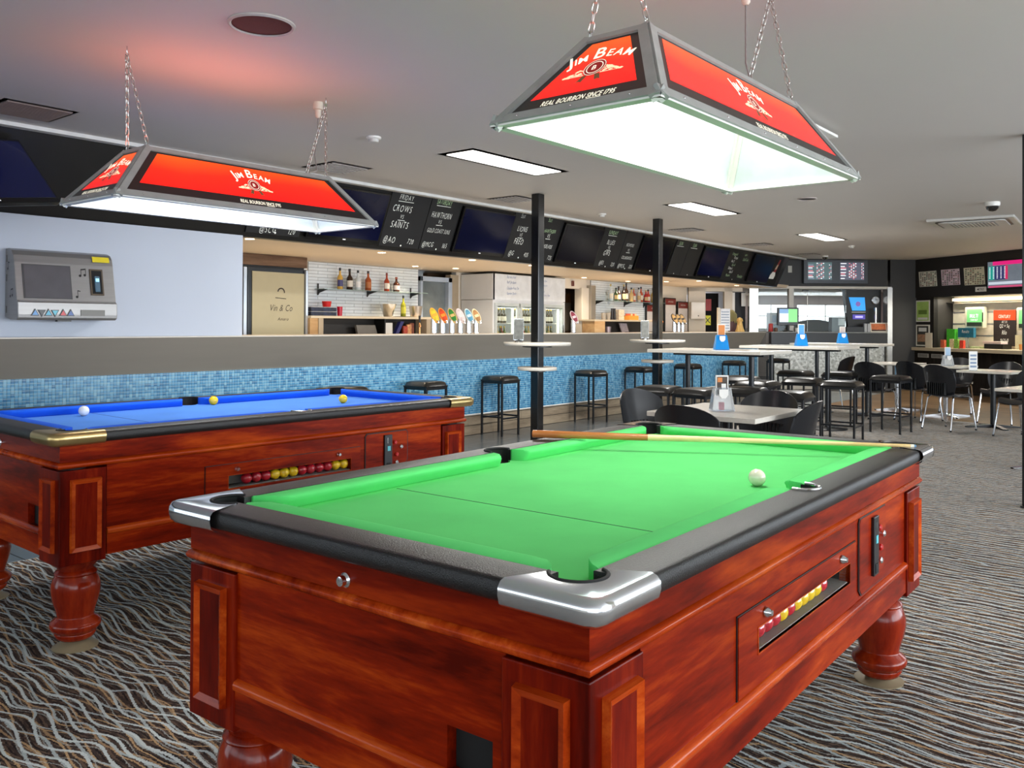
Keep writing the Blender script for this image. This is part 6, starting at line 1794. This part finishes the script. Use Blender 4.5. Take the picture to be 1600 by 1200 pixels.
# ================================================================ BETTING CORNER (frame G)
def gfr(x, z, y=-.001): return GM @ frame((x, y, z), (1, 0, 0), (0, 0, 1))
poster(gfr(.19, 1.63), .40, .44, 'lime poster at the left of the betting corner', 'poster', PW, [('lime_field', -.42, .42, -.44, .44, LIM), ('dark_figures', -.3, .3, -.15, .05, mat('olive_print', (110, 140, 60), .5)), ('footer', -.35, .35, -.4, -.3, WHITE)])
poster(gfr(.19, 1.13), .40, .44, 'dark poster with a white title under the lime poster', 'poster', PW, [('dark_field', -.40, .40, -.44, .44, DKP), ('title', -.28, .28, .18, .36, WHITE), ('crowd', -.36, .36, -.30, .05, mat('crowd_print', (170, 130, 100), .5, var=.6, scale=60))])
bc = T('betting_counter', 'dark betting counter with a pale bench top and two grey vents', 'counter'); bc.matrix_world = GM
RIBD = wood('dark_ribbed_laminate', (26, 23, 20), (34, 30, 27), (44, 39, 34), 'z', rough=.5, coat=0, sc=1.5)
for k in range(13): bx('front_panel', .0 + k * .5, .497 + k * .5, -.04, -.02, .06, .82, RIBD, bc, .002)
bx('carcass', -.05, 6.5, -.02, .48, .01, .82, BLACK, bc)
bx('bench_top', -.12, 1.75, -.10, .49, .82, .885, mat('pale_bench_edge', (196, 180, 150), .35, var=.03), bc, .004)
bx('bench_top', 1.60, 6.5, -.42, .49, .835, .90, mat('pale_bench_edge'), bc, .004)
for x in (.10, .48):
    v_ = bx('vent', x, x + .30, -.048, -.041, .68, .76, mat('grey_vent', (160, 158, 150), .5), bc)
    for j in range(7): bx('slot', x + .03 + j * .036, x + .045 + j * .036, -.050, -.048, .69, .75, BLACK, v_)
# wall sheets and racing television above
for k, (a, b, z0, z1, tint) in enumerate(((.10, .64, 2.13, 2.44, (225, 222, 205)), (.72, 1.25, 2.13, 2.445, (228, 205, 215)), (1.31, 1.86, 2.11, 2.445, (225, 222, 195)))):
    r_ = T('form_guide_sheet', ('left', 'middle pinkish', 'right')[k] + ' printed race form sheet above the betting counter', 'sheet'); r_.matrix_world = gfr((a + b) / 2, (z0 + z1) / 2, -.023)
    w_, h_ = b - a - .05, z1 - z0
    mb = MB().prism([(-w_ / 2, -h_ / 2), (w_ / 2, -h_ / 2), (w_ / 2 - .03, h_ / 2), (-w_ / 2 - .03, h_ / 2)], 0, .004); mb.build('sheet', mat('sheet_%d' % k, tint, .5), r_)
    rn = random.Random(k)
    for m in (mat('ink_brown', (110, 60, 40), .5), mat('ink_green', (90, 120, 90), .5), BLACK):
        mb = MB()
        for i in range(9):
            for j in range(8):
                if rn.random() < .6: continue
                x, y = -w_ / 2 + (j + .2) * w_ / 8.4, h_ / 2 - .03 - i * h_ / 9.6
                mb.quad((x, y - .010, 0), (x + w_ / 11 * rn.uniform(.5, 1), y - .010, 0), (x + w_ / 11, y + .008, 0), (x, y + .008, 0))
        mb.build('print', m, r_, M=Matrix.Translation((0, 0, .0055)))['kind'] = 'stuff'
rt = T('television', 'lit racing television with a pink banner above the betting counter', 'television'); rt.matrix_world = gfr(2.45, 2.27, -.06)
MB().box(-.55, .60, -.27, .27, -.05, 0).build('case', BEZEL, rt, bev=.006)
bx('screen', -.52, .56, -.235, .245, 0, .003, mat('racing_grey', (96, 104, 112), .3, emit=(96, 104, 114), estr=.8, var=.3, scale=5), rt)
bx('pink_banner', -.40, .56, .175, .245, .003, .0045, mat('pink_banner', (200, 30, 110), .3, emit=(200, 30, 110), estr=.9), rt)
bx('teal_column', -.50, -.36, -.09, .16, .003, .0045, mat('teal_column', (20, 140, 130), .3, emit=(20, 140, 130), estr=.8), rt)
bx('navy_column', -.36, -.12, -.09, .16, .003, .0045, mat('navy_column', (40, 44, 90), .3, emit=(40, 44, 90), estr=.8), rt)
bx('magenta_column', -.12, -.06, -.09, .16, .003, .0045, mat('magenta_column', (190, 40, 90), .3, emit=(190, 40, 90), estr=.8), rt)
bx('pale_track', -.50, .56, -.18, -.13, .003, .0045, mat('pale_track', (190, 200, 215), .3, emit=(190, 200, 215), estr=.7), rt)
bx('footer', -.50, .50, -.235, -.20, .003, .0045, mat('footer_pink', (190, 60, 100), .3, emit=(190, 80, 120), estr=.7), rt)
mb = MB()
for i in range(8):
    for j in range(5): mb.quad((-.48 + j * .085, .13 - i * .028, 0), (-.45 + j * .085, .13 - i * .028, 0), (-.45 + j * .085, .142 - i * .028, 0), (-.48 + j * .085, .142 - i * .028, 0))
mb.build('figures', INKW, rt, M=Matrix.Translation((0, 0, .006)))
sg = T('name_plate', 'small white name plate under the right form sheet', 'sign'); sg.matrix_world = gfr(1.73, 2.02, -.023)
bx('plate', -.13, .13, -.045, .045, 0, .006, WHITE, sg); words('lettering', sg, Matrix.Translation((0, -.02, .0075)), 'METRO', 0, 0, .04, BLACK, xs=.8, off=.01)
# terminals on the slatwall
def terminal(x, z, label):
    r_ = T('betting_terminal', label, 'screen'); r_.matrix_world = gfr(x, z, .33)
    MB().box(-.25, .22, -.21, .21, -.10, 0).build('case', mat('cream_terminal_case', (200, 194, 170), .4), r_, bev=.02)
    MB().box(-.19, .19, -.165, .165, .0, .003).build('screen', mat('terminal_green', (110, 175, 110), .3, emit=(100, 180, 105), estr=.7, var=.2, scale=5), r_)
    bx('dark_foot', -.19, .19, -.165, -.09, .003, .0045, mat('terminal_dark', (50, 60, 50), .3), r_)
    mb = MB(); text(mb, 'MULTI', -.01, .0, .07, xs=.7, shear=.15, off=.01, ); text(mb, 'CASH OUT', 0, -.06, .035, xs=.7)
    mb.build('lettering', INKW, r_, M=Matrix.Translation((0, 0, .006)))
    bx('slot', .19, .215, -.08, .10, .0, .002, BLACK, r_)
    bx('arm', -.03, .03, -.03, .03, -.13, -.10, STEELL, r_)
terminal(1.20, 1.49, 'green-screened betting terminal, left of the red-headed chalk board')
terminal(2.44, 1.46, 'green-screened betting terminal, right of the red-headed chalk board')
def cent(x, z0, z1, label, lines):
    r_ = T('promo_board', label, 'board'); h_ = z1 - z0; r_.matrix_world = gfr(x, (z0 + z1) / 2, .44)
    bx('panel', -.26, .26, -h_ / 2, h_ / 2, 0, .006, mat('promo_black', (44, 36, 34), .5), r_)
    bx('red_header', -.26, .26, h_ / 2 - .19, h_ / 2, .006, .008, mat('promo_red', (225, 75, 35), .4), r_)
    mb = MB()
    for s, y_, hh in lines: text(mb, s, 0, y_, hh, xs=.7, shear=.15, jit=.04, off=-.005)
    mb.build('chalk_lettering', CHALK, r_, M=Matrix.Translation((0, 0, .0095)))
cent(1.82, .95, 1.63, 'tall black board with a red header reading Century, between the terminals', [('CENTURY', .19, .06), ('AT 3/1', .095, .045), ('Q2 + 5q', .01, .065), ('R1o', -.12, .08), ('$625-10', -.26, .06)])
cent(3.08, .95, 1.63, 'second red-headed black board, cut by the right edge of the picture', [('Century', .19, .06), ('Ch', -.1, .08)])
# leaflets and boxes on the bench top
def gbox(name, label, cat, x, y, z, w_, d, h_, m, bev=.002):
    o = MB().box(-w_ / 2, w_ / 2, -d / 2, d / 2, 0, h_).build(name, m, None, bev=bev); o.matrix_world = GM @ Mt(x, y, z + .001); return tag(o, label, cat)
gbox('card_stand', 'plain cream card standing at the left of the betting bench', 'card', .36, .0, .885, .19, .02, .30, mat('cream_card', (226, 214, 190), .5))
gbox('leaflet_rack', 'bright green leaflet stack on the betting bench', 'leaflets', .66, .30, .885, .22, .08, .38, mat('bright_green_leaflet', (70, 180, 50), .4, var=.2, scale=20))
k_ = T('leaflet_rack', 'blue leaflet block with a pale title, right of the green leaflets', 'leaflets'); k_.matrix_world = GM @ Mt(1.04, .30, 1.10)
bx('block', -.20, .20, -.03, .03, 0, .19, mat('teal_leaflet', (30, 100, 125), .4, var=.3, scale=15), k_, .002); words('lettering', k_, frame((0, -.032, .09), (1, 0, 0), (0, 0, 1)), 'Results', 0, 0, .06, WHITE, xs=.7, shear=.15)
bx('stand', -.03, .03, -.02, .02, -.21, 0, CLEARP, k_)
for k, (x, c, lb_) in enumerate(((.62, (190, 90, 60), 'brown and white pamphlets at the left of the bench tray'), (.86, (220, 190, 150), 'cream pamphlets beside the blue leaflet block'), (1.12, (200, 60, 40), 'pamphlets with a red round badge below the blue leaflets'), (.98, (120, 170, 70), 'green and orange pamphlets below the blue leaflets'))):
    gbox('pamphlets', lb_, 'leaflets', x, .12, .885, .10, .05, .16 + .02 * (k % 2), mat('pamphlet_%d' % k, c, .5, var=.6, scale=40))
tb = T('tray_box', 'black tray with white slips on the betting bench', 'tray'); tb.matrix_world = GM @ Mt(2.0, .10, .902)
bx('tray', -.22, .22, -.10, .10, 0, .09, BLACK, tb, .003); bx('slips', -.28, .15, -.08, .08, .09, .14, mat('pink_slips', (225, 200, 190), .5, var=.1, scale=30), tb, .003)
gbox('booklets', 'white and green booklets left of the black tray', 'leaflets', 1.56, .05, .886, .22, .12, .05, mat('green_white_booklet', (190, 205, 150), .5, var=.3, scale=30))
for k, x in enumerate((2.25, 2.62)):
    gbox('form_card', 'cream ruled form card leaning on the slatwall, %s' % ('left' if k == 0 else 'right'), 'card', x, .40, .902, .30, .01, .26, mat('ruled_cream', (214, 206, 170), .5, var=.12, scale=50))
gbox('menu_card', 'dark red printed menu card at the right end of the betting bench', 'card', 2.75, .20, .902, .34, .02, .38, mat('dark_red_menu', (110, 50, 40), .5, var=.7, scale=25))
cup(0, 0, 0, .03, .035, .10, mat('amber_tumbler', (200, 130, 60), .2), 'amber tumbler of pencils beside the dark red menu card').matrix_world = GM @ Mt(2.62, .0, .902)
